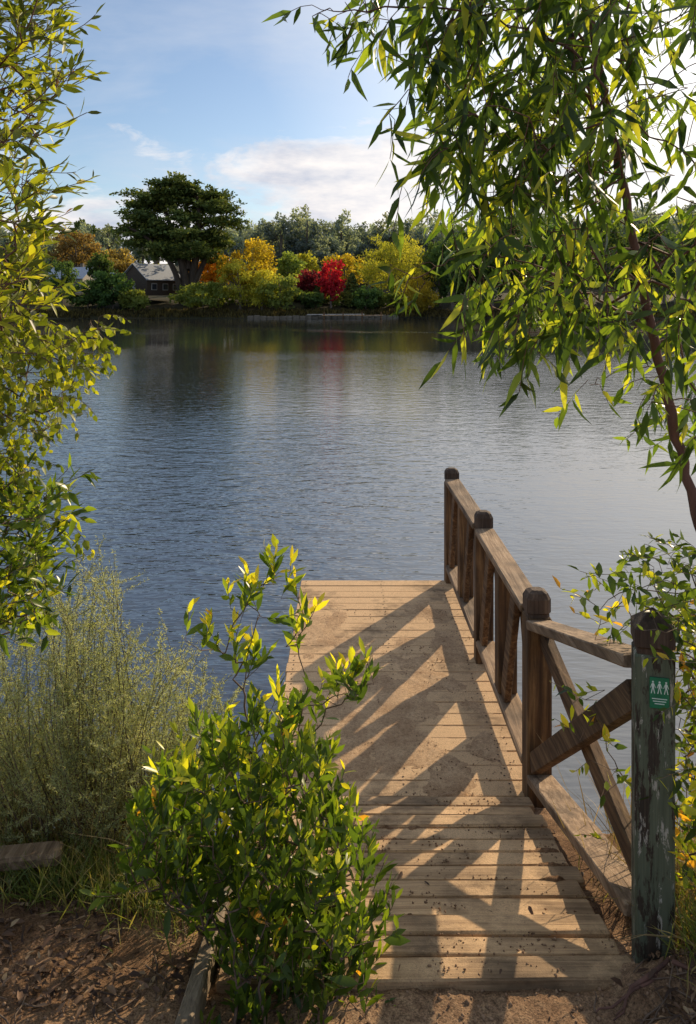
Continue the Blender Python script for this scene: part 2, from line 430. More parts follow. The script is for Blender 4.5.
def build_ground():
    xs = axis(-2.2, 2.0, .022, -2500, 2500, (-140, 140, 4)); ys = axis(1.6, 4.4, .022, -60, 3500, (118, 260, 2.5))
    V = [(x, y, gz(x, y)) for y in ys for x in xs]; nx, ny = len(xs), len(ys)
    i = np.arange(ny - 1)[:, None] * nx; j = np.arange(nx - 1)[None]
    Fq = np.stack([i + j, i + j + 1, i + nx + j + 1, i + nx + j], -1).reshape(-1, 4)
    m, nt = new_mat('earth'); N = NT(nt)
    geo = N.n('ShaderNodeNewGeometry'); P = geo.outputs['Position']
    a = N.noise(P, 1.6, 6, .6); b = N.noise(P, 34, 6, .72); c = N.noise(P, 140, 4, .75)
    dirt = N.ramp(b.outputs[0], [(.25, (.16, .10, .06)), (.45, (.42, .27, .165)), (.6, (.55, .37, .225)), (.75, (.68, .49, .32))])
    damp = N.ramp(a.outputs[0], [(.40, (.38, .33, .29)), (.62, (.95, .93, .9))])
    near = N.mix(1.0, dirt.outputs[0], damp.outputs[0], 'MULTIPLY')
    gr = N.ramp(c.outputs[0], [(.35, (.3, .3, .3)), (.55, (1, 1, 1)), (.72, (1.35, 1.3, 1.2))])
    near = N.mix(1.0, near, gr.outputs[0], 'MULTIPLY')
    sep = N.n('ShaderNodeSeparateXYZ'); N.l(P, sep.inputs[0])
    fg = N.noise(P, .08, 5, .6)
    grass = N.ramp(fg.outputs[0], [(.3, (.025, .03, .012)), (.5, (.045, .042, .02)), (.7, (.085, .068, .034))])
    wet = N.math('SUBTRACT', 1.0, N.math('MULTIPLY', sep.outputs[2], 3.0), True)
    near = N.mix(N.math('MULTIPLY', wet, .8), near, (.03, .026, .018))
    k = N.math('GREATER_THAN', sep.outputs[1], 60.0)
    col = N.mix(k, near, grass.outputs[0])
    p = N.n('ShaderNodeBsdfPrincipled', Roughness=.95); p.inputs['Specular IOR Level'].default_value = .15
    N.l(col, p.inputs['Base Color'])
    hh = N.math('ADD', N.math('MULTIPLY', b.outputs[0], 1.0), N.math('MULTIPLY', c.outputs[0], .5))
    bp = N.n('ShaderNodeBump', Strength=.8, Distance=.012); N.l(hh, bp.inputs['Height']); N.l(bp.outputs[0], p.inputs['Normal'])
    o = N.n('ShaderNodeOutputMaterial'); N.l(p.outputs[0], o.inputs[0])
    g = mesh_np('ground', V, [Fq], m, None, smooth=True); tag(g, kind='structure')
build_ground()

def build_water():
    m, nt = new_mat('lake_water'); N = NT(nt)
    geo = N.n('ShaderNodeNewGeometry'); P = geo.outputs['Position']
    w1 = N.noise(N.mapping(P, (1.9, 3.0, 1)), 1.0, 3, .55, .5)
    w2 = N.noise(N.mapping(P, (3.6, 13.0, 1), (4, 2, 0)), 1.0, 2, .5, .2)
    w3 = N.noise(N.mapping(P, (.35, 1.2, 1)), 1.0, 2, .5)
    patch = N.noise(N.mapping(P, (.05, .035, 1), (1.2, .4, 0)), 1.0, 3, .5)
    pr = N.ramp(patch.outputs[0], [(.40, (.45,) * 3), (.62, (1.5,) * 3)])
    h = N.math('ADD', N.math('ADD', N.math('MULTIPLY', w1.outputs[0], .027), N.math('MULTIPLY', w2.outputs[0], .0105)), N.math('MULTIPLY', w3.outputs[0], .007))
    sp = N.n('ShaderNodeSeparateXYZ'); N.l(P, sp.inputs[0])
    edge = N.math('ADD', sp.outputs[1], N.math('MULTIPLY', N.math('SUBTRACT', patch.outputs[0], .5), 40.0))
    dist = N.ramp(N.math('DIVIDE', edge, 100.0), [(.05, (.50,) * 3), (.12, (.75,) * 3), (.20, (1.0,) * 3), (.38, (1.0,) * 3), (.50, (.20,) * 3), (.74, (.16,) * 3), (.80, (.5,) * 3), (.86, (.14,) * 3)])
    h = N.math('MULTIPLY', N.math('MULTIPLY', h, pr.outputs[0]), dist.outputs[0])
    b = N.n('ShaderNodeBump', Strength=.9, Distance=1.0); N.l(h, b.inputs['Height'])
    p = N.n('ShaderNodeBsdfPrincipled', Roughness=.035, IOR=2.15)
    p.inputs['Base Color'].default_value = (.028, .034, .040, 1)
    N.l(b.outputs[0], p.inputs['Normal'])
    o = N.n('ShaderNodeOutputMaterial'); N.l(p.outputs[0], o.inputs[0])
    V = [(-2500, 2.5, 0), (2500, 2.5, 0), (2500, 200, 0), (-2500, 200, 0)]
    g = mesh_np('water', V, [np.array([[0, 1, 2, 3]])], m); tag(g, kind='structure')
build_water()

# ------------------------------------------------------------------ jetty
deck_wood = wood_mat('deck_wood', [(.26, .16, .08), (.54, .355, .19), (.70, .48, .27)], 0, sand=.75, bump=.7)
step_wood = wood_mat('step_wood', [(.28, .175, .09), (.56, .37, .20), (.72, .50, .28)], 0, sand=.35, bump=.8)
rail_wood_y = wood_mat('rail_wood_lengthwise', [(.055, .030, .015), (.18, .10, .048), (.40, .25, .12)], 1, bump=.9)
rail_wood_top = wood_mat('rail_wood_weathered', [(.12, .078, .048), (.32, .215, .13), (.54, .40, .27)], 1, bump=1.0)
post_wood = wood_mat('post_wood', [(.055, .03, .015), (.19, .105, .048), (.44, .26, .11)], 2, bump=1.0)
cap_wood = wood_mat('cap_wood', [(.05, .033, .024), (.11, .072, .05), (.20, .14, .095)], 2, bump=1.0)
old_wood = wood_mat('grey_weathered_wood', [(.16, .12, .085), (.34, .27, .19), (.5, .41, .3)], 1, bump=1.0)
green_post = wood_mat('flaking_green_post', [(.030, .024, .018), (.055, .042, .03), (.10, .075, .05)], 2, bump=1.2,
                      paint=[(.085, .10, .062), (.135, .15, .095), (.42, .39, .32)])

XL, XR = -.44, 1.06
jet = empty('jetty', (0.3, 5.8, DECKZ), 'sandy plank jetty running out over the lake beside the railing', 'jetty')
mb = MB(); y = 4.31; DB = .142
while y < 7.46:
    w = DB - .007; dz = random.uniform(-.002, .002)
    mb.box((( XL + XR) / 2 + random.uniform(-.006, .006), y, DECKZ - .02 + dz), (XR - XL, w, .04), Matrix.Rotation(random.uniform(-.002, .002), 3, 'Z'), .004)
    for nx in (XL + .05, (XL + XR) / 2, XR - .19):
        for ny in (-.035, .035): mb.nail(nx + random.uniform(-.008, .008), y + ny + random.uniform(-.006, .006), DECKZ + dz + .0025)
    y += DB
mb.build('deck', deck_wood, jet)
yend = y - DB / 2
for xx in (XL + .05, (XL + XR) / 2, XR - .05):
    mb = MB(); mb.box((xx, (4.2 + yend) / 2, DECKZ - .04 - .075), (.07, yend - 4.25, .148), None, .004); mb.build('joist', rail_wood_y, jet)
for xx in (XL + .05, XR - .05):
    for yy in (4.9, 6.2, 7.35):
        tubes('pile', [([(xx, yy, -1.6), (xx, yy, -.5), (xx, yy, DECKZ - .19)], [.075, .075, .07])], post_wood, jet, 12)
# approach ramp of stepped boards
steps = [2.595 + i * .1385 for i in range(12)]
for i, d in enumerate(steps):
    mb = MB(); wd = .122 + random.uniform(-.012, .006); a = random.uniform(-.012, .012)
    mb.box((.26 + random.uniform(-.02, .02), d, ramp_z(d) - .010 + random.uniform(-.006, .006)), (1.36, wd, .05), Matrix.Rotation(a, 3, 'Z') @ Matrix.Rotation(random.uniform(-.26, -.17), 3, 'X') @ Matrix.Rotation(random.uniform(-.008, .008), 3, 'Y'), .006, jit=.003)
    mb.build('step_board', step_wood, jet)
mb = MB(); mb.bar((-.47, 2.0, .93), (-.455, 4.25, .44), .05, .14, .006, up=(0, 0, 1), jit=.003); mb.build('edge_board', old_wood, jet)

# sand that has gathered on the boards
def build_sand():
    xs = np.arange(XL + .012, .93, .011); ys = np.arange(2.50, 7.35, .013)
    V = []
    for yv in ys:
        for xv in xs:
            t = (yv - 4.2)
            n_ = noise.fractal(Vector((xv * 2.2, yv * 1.6, 5)), .8, 2.0, 5)
            f_ = noise.fractal(Vector((xv * 40, yv * 40, 1)), .7, 2.0, 3)
            if yv > 4.24:
                z = DECKZ + .0035 * (n_ * 4.0 + .55 * math.exp(-(xv - .35) ** 2 / .15) * (1.6 if yv < 6.2 else .2) - .42) + .0022 * f_
                z = min(z, DECKZ + .014)
                if yv > 6.9 or xv < XL + .05 or xv > .88: z -= .006
            else:
                # drifts between the step boards
                k = min(abs(yv - s_) for s_ in steps) / .069
                z = ramp_z(yv) - .020 + .034 * min(1, k) ** 2 * (.35 + 1.3 * noise.noise(Vector((xv * 3.1, yv * 2.0, 2)))) + .036 * n_ + .016 * noise.fractal(Vector((xv * 15, yv * 19, 8)), .8, 2.0, 3) + .005 * f_
                z -= .14 * max(0, 2.60 - yv) / .1 + .1 * max(0, xv - .86)
            V.append((xv + rng.uniform(-.003, .003), yv + rng.uniform(-.003, .003), z))
    nx, ny = len(xs), len(ys)
    i = np.arange(ny - 1)[:, None] * nx; j = np.arange(nx - 1)[None]
    Fq = np.stack([i + j, i + j + 1, i + nx + j + 1, i + nx + j], -1).reshape(-1, 4)
    m, nt = new_mat('loose_sand'); N = NT(nt)
    geo = N.n('ShaderNodeNewGeometry'); P = geo.outputs['Position']
    a = N.noise(P, 55, 5, .75); c = N.noise(P, 230, 3, .8); bg = N.noise(P, 5, 4, .6)
    col = N.ramp(a.outputs[0], [(.28, (.20, .12, .065)), (.44, (.54, .35, .19)), (.62, (.66, .45, .26)), (.8, (.78, .58, .36))])
    col2 = N.mix(1.0, col.outputs[0], N.ramp(c.outputs[0], [(.3, (.5, .5, .5)), (.6, (1.15, 1.15, 1.15))]).outputs[0], 'MULTIPLY')
    col3 = N.mix(1.0, col2, N.ramp(bg.outputs[0], [(.35, (.75, .7, .65)), (.6, (1.05, 1.05, 1.05))]).outputs[0], 'MULTIPLY')
    sp_ = N.n('ShaderNodeSeparateXYZ'); N.l(P, sp_.inputs[0])
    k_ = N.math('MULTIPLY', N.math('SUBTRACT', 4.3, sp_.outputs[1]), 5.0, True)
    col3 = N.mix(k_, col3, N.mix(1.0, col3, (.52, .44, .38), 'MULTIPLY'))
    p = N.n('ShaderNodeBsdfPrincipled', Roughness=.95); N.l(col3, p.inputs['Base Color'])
    b = N.n('ShaderNodeBump', Strength=1.0, Distance=.006); N.l(N.math('ADD', a.outputs[0], c.outputs[0]), b.inputs['Height']); N.l(b.outputs[0], p.inputs['Normal'])
    o = N.n('ShaderNodeOutputMaterial'); N.l(p.outputs[0], o.inputs[0])
    s = mesh_np('sand', V, [Fq], m, None, smooth=True)
    tag(s, 'loose sandy dirt scattered over the jetty boards', 'sand', kind='stuff')
build_sand()

# ------------------------------------------------------------------ railing
rail = empty('railing', (1.0, 5.0, DECKZ), 'weathered timber railing with crossed braces along the right side of the jetty', 'railing')
PX = 1.0
posts = [(PX - .03, 7.48, 1.43, -.9), (PX - .01, 5.84, 1.46, -.9), (PX, 4.24, 1.47, -.7), (PX + .005, 2.64, 1.985, .70)]
def post(x, y, ztop, zbot, w, mat, cmat, rot, green=False):
    M = Matrix.Rotation(rot, 3, 'Z'); h = w / 2; b = MB()
    z1 = ztop - .135
    b.box((x, y, (zbot + z1) / 2), (w, w, z1 - zbot), M, .007, jit=.0015)
    p = b.build('post', mat, rail)
    c = MB(); CH = .05 if green else .16
    # neck groove, collar and chamfered pyramid top
    def ring(hh, z, ch=None):
        q = hh * CH * 2
        pts = [(-hh + q, -hh), (hh - q, -hh), (hh, -hh + q), (hh, hh - q), (hh - q, hh), (-hh + q, hh), (-hh, hh - q), (-hh, -hh + q)]
        return [tuple(M @ Vector((a, b_, 0)) + Vector((x, y, z))) for a, b_ in pts]
    k = 1.0 if green else .96
    V = ring(h * .90, z1) + ring(h * .88, z1 + .018) + ring(h * 1.03 * k, z1 + .026) + ring(h * 1.03 * k, z1 + (.080 if green else .095)) + ring(h * (.56 if green else .78), ztop - (.028 if green else .012)) + ring(h * (.05 if green else .45), ztop)
    Fc = [tuple(range(40, 48))]
    for r_ in range(5):
        for i in range(8):
            j = (i + 1) % 8; Fc.append((r_ * 8 + i, r_ * 8 + j, r_ * 8 + 8 + j, r_ * 8 + 8 + i))
    c.add(V, Fc); c.build('post_cap', cmat, p)
    return p
for i, (x, y, zt, zb) in enumerate(posts[:3]):
    post(x, y, zt, zb, .128, post_wood, cap_wood, R([2, -2, 3][i]))
p4 = post(*posts[3], .122, green_post, cap_wood, R(-13), True)
p4['label'] = 'nearest post with flaking dark green paint and a small green sign'
# top rails: (post index a -> b)
def P3(i, z, dy=0, dx=0): return Vector((posts[i][0] + dx, posts[i][1] + dy, z))
RT = 1.345; BR = .52
for a, b, za, zb_ in ((0, 1, RT, RT + .01), (1, 2, RT + .01, RT + .02), (2, 3, 1.33, 1.80)):
    mb = MB(); mb.bar(P3(a, za - .025, -.066, -.005), P3(b, zb_ - .025, .066 if b < 3 else .074, -.005), .135, .045, .006, jit=.002); mb.build('top_rail', rail_wood_top, rail)
# bottom rails: flat planks clear of the deck
for a, b, za, zb_ in ((0, 1, BR, BR), (1, 2, BR, BR), (2, 3, .50, .93)):
    mb = MB(); mb.bar(P3(a, za, -.066, -.0), P3(b, zb_, .066 if b < 3 else .074, -.0), .135, .045, .006, jit=.002); mb.build('bottom_rail', rail_wood_top, rail)
def brace(p, q, dx, wb=.042):
    mb = MB(); o_ = Vector((dx, 0, 0)); mb.bar(p + o_, q + o_, wb, .12 if wb < .05 else .10, .005, jit=.002); mb.build('brace', rail_wood_y, rail)
# upright studs midway in the two level bays, standing on the bottom rail, and a crossed pair of braces either side
for a, b in ((0, 1), (1, 2)):
    m_ = (P3(a, 0) + P3(b, 0)) / 2; zl, zh = BR + .024, RT - .046
    mb = MB(); mb.box((m_.x, m_.y, (zl + zh) / 2), (.12, .12, zh - zl), Matrix.Rotation(R(random.uniform(-2, 2)), 3, 'Z'), .006, jit=.0015); mb.build('stud', post_wood, rail)
    for s0, s1, o0, o1 in ((P3(a, 0), m_, .064, .06), (m_, P3(b, 0), .06, .064)):
        y0, y1 = s0.y - o0, s1.y + o1; x0 = (s0.x + s1.x) / 2; ym = (y0 + y1) / 2
        brace(Vector((x0, y0 - .035, zl)), Vector((x0, ym - .012, zh)), -.023)
        brace(Vector((x0, y1 + .035, zl)), Vector((x0, ym + .012, zh)), .023)
brace(P3(2, .58, -.066), P3(3, 1.66, .074), -.026, .05)
brace(P3(2, 1.24, -.066), P3(3, .98, .074), .026, .05)

# small green sign on the near post
def build_sign():
    x, y, zt, _ = posts[3]; M = Matrix.Rotation(R(-13), 3, 'Z')
    g = plain_mat('green_enamel', (.006, .13, .055), (.012, .19, .085), 30, .5)
    wt = plain_mat('white_print', (.55, .68, .58), (.7, .8, .7), 40, .5)
    def q(u, v, o=.0): return M @ Vector((u, -.061 - o, 0)) + Vector((x, y, v))
    zc = 1.735
    b = MB(); b.box(q(.012, zc, .0035), (.060, .003, .100), M, .0012)
    pl = b.build('sign', g, p4)
    d = MB()
    def rect(u, v, w, h, rot=0):
        Mr = M @ Matrix.Rotation(rot, 3, 'Y'); d.box(q(.012 + u, zc + v, .0062), (w, .0008, h), Mr, 0)
    for k, du in enumerate((-.020, 0, .020)):      # three walkers
        n_ = 8; V = [tuple(q(.012 + du + .0033 * math.cos(t / n_ * 2 * math.pi), zc + .036 + .0033 * math.sin(t / n_ * 2 * math.pi), .0068)) for t in range(n_)]
        d.add(V, [tuple(range(n_))])
        rect(du, .024, .0062, .015); rect(du - .0032, .008, .0027, .020, .22); rect(du + .0032, .008, .0027, .020, -.22)
        rect(du - .0052, .023, .002, .014, .35); rect(du + .0052, .023, .002, .014, -.35)
    for v, w in ((-.018, .046), (-.026, .040), (-.034, .030)): rect(0, v, w, .0028)
    d.build('lettering', wt, pl)
build_sign()

# timber edging
ed = MB(); ed.bar(at(-60, 864, 3.0), at(62, 853, 3.07), .09, .05, .012, jit=.005)
o = ed.build('edging_timber', rail_wood_top); tag(o, 'weathered timber edging half buried in grass behind the dirt patch', 'edging timber')

# ------------------------------------------------------------------ foreground plants
euc_leaf = leaf_mat('eucalyptus_leaf', [(0, (.024, .045, .015)), (.4, (.07, .12, .026)), (.78, (.20, .28, .045)), (1, (.44, .44, .06))], .52, .36, (2.0, 2.0, .6))
bush_leaf = leaf_mat('laurel_leaf', [(0, (.03, .055, .016)), (.30, (.085, .145, .025)), (.52, (.24, .32, .04)), (.80, (.66, .64, .05)), (.97, (.75, .62, .06)), (1, (.66, .34, .06))], .52, .32, (1.7, 1.65, .45))
wattle_leaf = leaf_mat('wattle_leaf', [(0, (.035, .05, .015)), (.35, (.12, .155, .028)), (.7, (.42, .44, .05)), (.92, (.58, .50, .06)), (1, (.42, .18, .06))], .52, .40, (1.6, 1.6, .5))
birch_leaf = leaf_mat('small_round_leaf', [(0, (.07, .095, .018)), (.5, (.24, .29, .035)), (.85, (.56, .53, .05)), (1, (.62, .36, .05))], .5, .5, (1.5, 1.5, .4))
gorse_leaf = leaf_mat('gorse_needle', [(0, (.14, .17, .085)), (.5, (.40, .44, .22)), (1, (.68, .68, .40))], .48, .6, (1.4, 1.35, .75))
grass_leaf = leaf_mat('grass_blade', [(0, (.08, .12, .028)), (.6, (.20, .24, .05)), (1, (.50, .38, .16))], .4, .6, (1.5, 1.5, .5))
litter_leaf = leaf_mat('dead_leaf', [(0, (.045, .024, .014)), (.5, (.13, .07, .04)), (.85, (.28, .17, .095)), (1, (.42, .30, .17))], .1, .7, (1, .8, .5))
red_bark = bark_mat('reddish_bark', (.06, .028, .02), (.20, .10, .07))
brown_bark = bark_mat('brown_twig_bark', (.07, .045, .03), (.22, .15, .10))
grey_bark = bark_mat('grey_bark', (.08, .065, .05), (.20, .165, .13), 8)

# --- tall drooping eucalyptus on the right
def eucalyptus():
    root = np.array([1.48, 2.95, gz(1.48, 2.95) - .1])
    t = empty('eucalyptus_tree', root, 'slender reddish-trunked tree with long drooping green leaves overhanging from the right', 'tree')
    P = Plant(.0013, .43)
    tr = P.path([root, at(712, 600, 3.0), at(690, 490, 3.0), at(668, 400, 3.0), at(650, 320, 3.0), at(628, 215, 3.0), at(606, 100, 2.95), at(580, -40, 2.9), at(556, -190, 2.85)], n=7)
    def br(i, pts): return P.path([P.p[i]] + pts, i, 6, .006)
    br(tr[34], [at(590, 190, 2.9), at(540, 150, 2.75), at(480, 130, 2.7), at(430, 90, 2.65)])
    br(tr[40], [at(560, 60, 2.85), at(500, 20, 2.7), at(430, 8, 2.6), at(340, 12, 2.6), at(318, 8, 2.6)])
    br(tr[28], [at(600, 300, 2.85), at(550, 270, 2.75), at(490, 255, 2.7), at(450, 262, 2.65), at(412, 278, 2.6)])
    br(tr[38], [at(650, 90, 3.2), at(690, 40, 3.3), at(760, 0, 3.4)])
    br(tr[30], [at(672, 250, 3.2), at(710, 200, 3.3)])
    br(tr[44], [at(500, -60, 2.6), at(430, -80, 2.5), at(380, -90, 2.45)])
    br(tr[24], [at(620, 370, 3.1), at(590, 385, 3.1)])
    L = Leaves()
    A = [(380, -60), (330, -20), (345, 20), (385, 60), (392, 90), (425, 170), (432, 215), (440, 250), (450, 300), (490, 330), (560, 360), (600, 330), (640, 330), (760, 360), (760, -80)]
    targets = [(x, y, random.uniform(2.25, 3.7)) for x, y in sample_poly(A, 330)]
    Bz = [(430, -60), (440, 120), (470, 200), (560, 190), (640, 120), (640, -60)]
    targets += [(x, y, random.uniform(2.3, 3.1)) for x, y in sample_poly(Bz, 185)]
    Bz2 = [(465, 230), (470, 300), (560, 330), (690, 330), (700, 200)]
    targets += [(x, y, random.uniform(2.4, 3.8)) for x, y in sample_poly(Bz2, 45)]
    targets += [(x, y, random.uniform(2.6, 3.8)) for x, y in sample_poly([(600, 330), (640, 430), (730, 480), (730, 330)], 30)]
    targets += [(395, 268, 2.6), (410, 275, 2.6), (430, 262, 2.6), (425, 282, 2.62), (312, 5, 2.6), (330, 8, 2.6), (350, 10, 2.6), (372, 12, 2.6), (400, 8, 2.6), (345, 2, 2.62), (365, 0, 2.6), (322, 14, 2.6), (338, 22, 2.6), (360, 30, 2.6),
                (600, 385, 3.1), (588, 380, 3.1), (470, 330, 2.8), (520, 345, 2.9), (400, 60, 2.6), (408, 90, 2.6), (395, 120, 2.6)]
    W = [at(*q) for q in targets]; tp = np.array([P.p[i] for i in tr])
    order = sorted(range(len(W)), key=lambda k: np.min(np.linalg.norm(tp - W[k], axis=1)))
    for k in order:
        q = W[k]; i = P.attach(q, .12, .3)
        small = targets[k][0] < 440 and targets[k][1] > 240 or targets[k][0] < 380
        n = random.randint(2, 4) if small else random.randint(3, 7)
        d = unit(np.array([random.uniform(-.9, .5), random.uniform(-.6, .6), random.uniform(-.9, .2)])); p = q.copy(); pts = []
        for j in range(n):
            d = unit(d + np.array([0, 0, -.16]) + rng.normal(0, .10, 3)); step = random.uniform(.022, .045)
            p = p + d * step; pts.append(p.copy())
            for rep in range(2 if random.random() < .35 else 1):
                side = rv(); ld = unit(d * .45 + side * .85 + np.array([-.08, 0, -.62]) + rng.normal(0, .2, 3))
                ln = random.uniform(.065, .14) * (1.0 if not small else .85)
                r_ = random.random() ** 1.25
                if random.random() < .05: r_ = 1
                L.add(p, ld, rv() + np.array([0, -.3, .2]), ln, ln * random.uniform(.17, .26), min(1, r_))
        P.chain(i, pts)
    ch = P.chains()
    trunk_pts, trunk_r = ch[0][0], ch[0][1]
    tr_c = [(p_, r_) for p_, r_ in ch if max(r_) > .012]; br_c = [(p_, r_) for p_, r_ in ch if max(r_) <= .012]
    tubes('trunk', [(p_, [max(a, .0015) for a in r_]) for p_, r_ in tr_c], red_bark, t, 10)
    tubes('twigs', br_c, red_bark, t, 4)
    L.build('foliage', euc_leaf, t, TL, .20, .2)
eucalyptus()

def shrub(name, label, cat, root, paths, targets, leafspec, mat, bark, tpl=T8, rtip=.001, sag=.0, crownname='foliage', pw=.42, curve=.12, fold=.25, jit=0.0):
    """leafspec: dict n=(lo,hi) leaves per twig, L=(lo,hi), wr=(lo,hi), up=vertical pull of leaves, dirn=twig pull, rnd=fn(fraction along twig)"""
    t = empty(name, root, label, cat); P = Plant(rtip, pw)
    base = P.path([root] + paths[0], n=5)
    for pth in paths[1:]:
        P.path([root + rng.normal(0, .02, 3) * np.array([1, 1, 0])] + pth, n=5)
    tp = np.array([root])
    order = sorted(targets, key=lambda q: np.linalg.norm(q - root))
    L = Leaves(); ls = leafspec
    for q in order:
        i = P.attach(q, sag, ls.get('bias', .8)); n = random.randint(*ls['n']); d = unit(np.array(ls['dirn']) + rng.normal(0, ls.get('spread', .5), 3)); p = q.copy(); pts = []
        st = ls['step']
        tone = random.random()
        for j in range(n):
            d = unit(d + np.array(ls['pull']) + rng.normal(0, .08, 3)); p = p + d * random.uniform(*st); pts.append(p.copy())
            for rep in range(ls.get('rep', 1)):
                fr = (j + 1) / n
                ld = unit(d * ls['along'] + rv() * ls['out'] + np.array([0, 0, ls['up']]))
                ln = random.uniform(*ls['L']) * (1 - .35 * fr * ls.get('tiptaper', 1)); 
                L.add(p, ld, rv() + np.array([0, -.2, .9]), ln, ln * random.uniform(*ls['wr']), ls['rnd'](fr, tone, q))
        P.chain(i, pts)
    ch = P.chains()
    tubes('stems', ch, bark, t, 5)
    L.build(crownname, mat, t, tpl, curve, fold)
    return t

clampf = lambda v: max(0.0, min(1.0, v))
# --- foreground laurel-like bush
def bush_targets():
    out = []
    prof = [(125, 880), (135, 820), (160, 770), (185, 745), (215, 720), (250, 715), (285, 715), (310, 730), (330, 770), (345, 810), (372, 860), (384, 905), (378, 940), (365, 960), (370, 1000), (355, 1040), (230, 1060), (215, 1000), (225, 950), (190, 900), (150, 900)]
    for (x, y) in sample_poly(prof, 560): out.append(at(x, y + 12, random.uniform(2.3, 2.85)))
    for (x, y) in sample_poly([(125, 880), (150, 800), (230, 770), (300, 820), (360, 900), (370, 1000), (340, 1040), (240, 1050), (220, 960), (170, 910)], 190): out.append(at(x, y + 12, random.uniform(2.35, 2.85)))
    return out
root = np.array([-.20, 2.62, ramp_z(2.62) - .05])
clusters = [(275, 572, 5), (262, 580, 5), (248, 592, 5), (240, 606, 5), (232, 600, 3), (285, 590, 3), (258, 606, 5), (190, 630, 3), (205, 640, 3), (222, 645, 4), (238, 655, 5), (246, 668, 5), (230, 668, 3), (262, 655, 3), (305, 610, 2), (303, 628, 2), (300, 645, 2),
            (312, 690, 3), (330, 690, 4), (345, 680, 5), (358, 678, 5), (372, 672, 4), (340, 695, 4), (320, 715, 4), (300, 720, 4), (275, 700, 3), (265, 730, 4), (235, 720, 3), (285, 640, 2), (350, 690, 3)]
tg = []
for x, y, n in clusters:
    for k in range(max(1, n // 2)): tg.append(at(x + random.uniform(-5, 5), y + 10 + random.uniform(-4, 4), 2.55 + random.uniform(-.06, .06)))
tg += bush_targets()
def bush_rnd(fr, tone, q):
    hz = (q[2] - .8) / 1.3
    return min(.97, clampf(.09 + .40 * random.random() * tone + .8 * max(0, fr - .45) * (.30 + 1.2 * hz) * (.4 + tone) + .30 * hz * random.random() + (.3 if random.random() < .05 else 0))) if random.random() > .006 else 1
shrub('laurel_bush', 'glossy green bush with yellow-tipped narrow leaves in the centre foreground beside the ramp', 'bush', root,
      [[at(250, 860, 2.6), at(249, 780, 2.56), at(246, 715, 2.55), at(246, 670, 2.55), at(258, 615, 2.55)],
       [at(280, 900, 2.5), at(310, 820, 2.5)], [at(230, 950, 2.55), at(190, 850, 2.6), at(175, 790, 2.6)], [at(310, 960, 2.45), at(350, 900, 2.45)],
       [at(256, 800, 2.56), at(262, 722, 2.55), at(315, 705, 2.55), at(345, 693, 2.55)]],
      tg, dict(n=(6, 10), L=(.048, .095), wr=(.25, .34), up=.30, dirn=(.05, 0, 1), pull=(0, 0, .10), step=(.009, .018), along=.75, out=.85, rep=1, rnd=bush_rnd, spread=.55, tiptaper=1.0, bias=1.0), bush_leaf, brown_bark, TE, .0010, -.1, curve=.08, fold=.18)

# --- left wattle tree foliage, top
root = np.array([-1.55, 2.55, gz(-1.55, 2.55) - .1])
A = [(-90, -40), (40, -50), (48, 20), (62, 62), (66, 92), (40, 100), (32, 150), (36, 185), (34, 240), (36, 290), (30, 330), (-90, 340)]
tg = [at(x, y, random.uniform(2.1, 2.9)) for x, y in sample_poly(A, 520)]
tg += [at(x - 14, y, 2.3) for x, y in [(70, 85), (80, 88), (74, 70), (64, 100), (58, 195), (55, 60), (62, 40), (48, 215), (50, 170)]]
shrub('wattle_tree', 'olive-green tree with narrow upturned leaves at the upper left edge', 'tree', root,
      [[at(-110, 560, 2.5), at(-80, 400, 2.45), at(-60, 200, 2.4), at(-30, 60, 2.4), at(-10, -60, 2.4), at(10, -180, 2.4)]],
      tg, dict(n=(4, 8), L=(.04, .095), wr=(.20, .30), up=.1, dirn=(.7, -.1, .3), pull=(.02, 0, .03), step=(.012, .026), along=.75, out=.8, rep=1, rnd=lambda fr, tone, q: clampf(random.random() ** 1.3 * .70 + .2 * tone + (.25 if random.random() < .08 else 0)), spread=.5, bias=.2), wattle_leaf, red_bark, TE, .0011, .1, pw=.40)

# --- left sapling with small round yellow-green leaves
root = np.array([-1.62, 2.95, gz(-1.62, 2.95) - .1])
A = [(-80, 300), (40, 315), (70, 335), (102, 318), (104, 350), (80, 385), (68, 400), (60, 425), (30, 455), (28, 490), (-80, 520)]
tg = [at(x, y - 5, random.uniform(2.5, 3.1)) for x, y in sample_poly(A, 380)]
tg += [at(x - 5, y, 2.6) for x, y in [(95, 322), (100, 330), (88, 340), (75, 345), (60, 350), (60, 395), (66, 400), (75, 520), (80, 528), (72, 535)]]
shrub('round_leaf_sapling', 'yellow-green sapling with small round leaves in the middle of the left edge', 'sapling', root,
      [[at(-90, 640, 2.9), at(-60, 520, 2.8), at(-20, 420, 2.75), at(30, 370, 2.7), at(80, 335, 2.65)], [at(-80, 560, 2.8), at(-50, 380, 2.75), at(-20, 300, 2.7)]],
      tg, dict(n=(5, 9), L=(.022, .042), wr=(.6, .85), up=-.6, dirn=(.6, -.1, -.2), pull=(.02, 0, -.10), step=(.010, .022), along=.4, out=.8, rep=1, rnd=lambda fr, tone, q: clampf(random.random() ** 1.2 * .7 + .22 * tone), spread=.5, tiptaper=.6, bias=.2), birch_leaf, brown_bark, T8, .0009, .05, pw=.36)

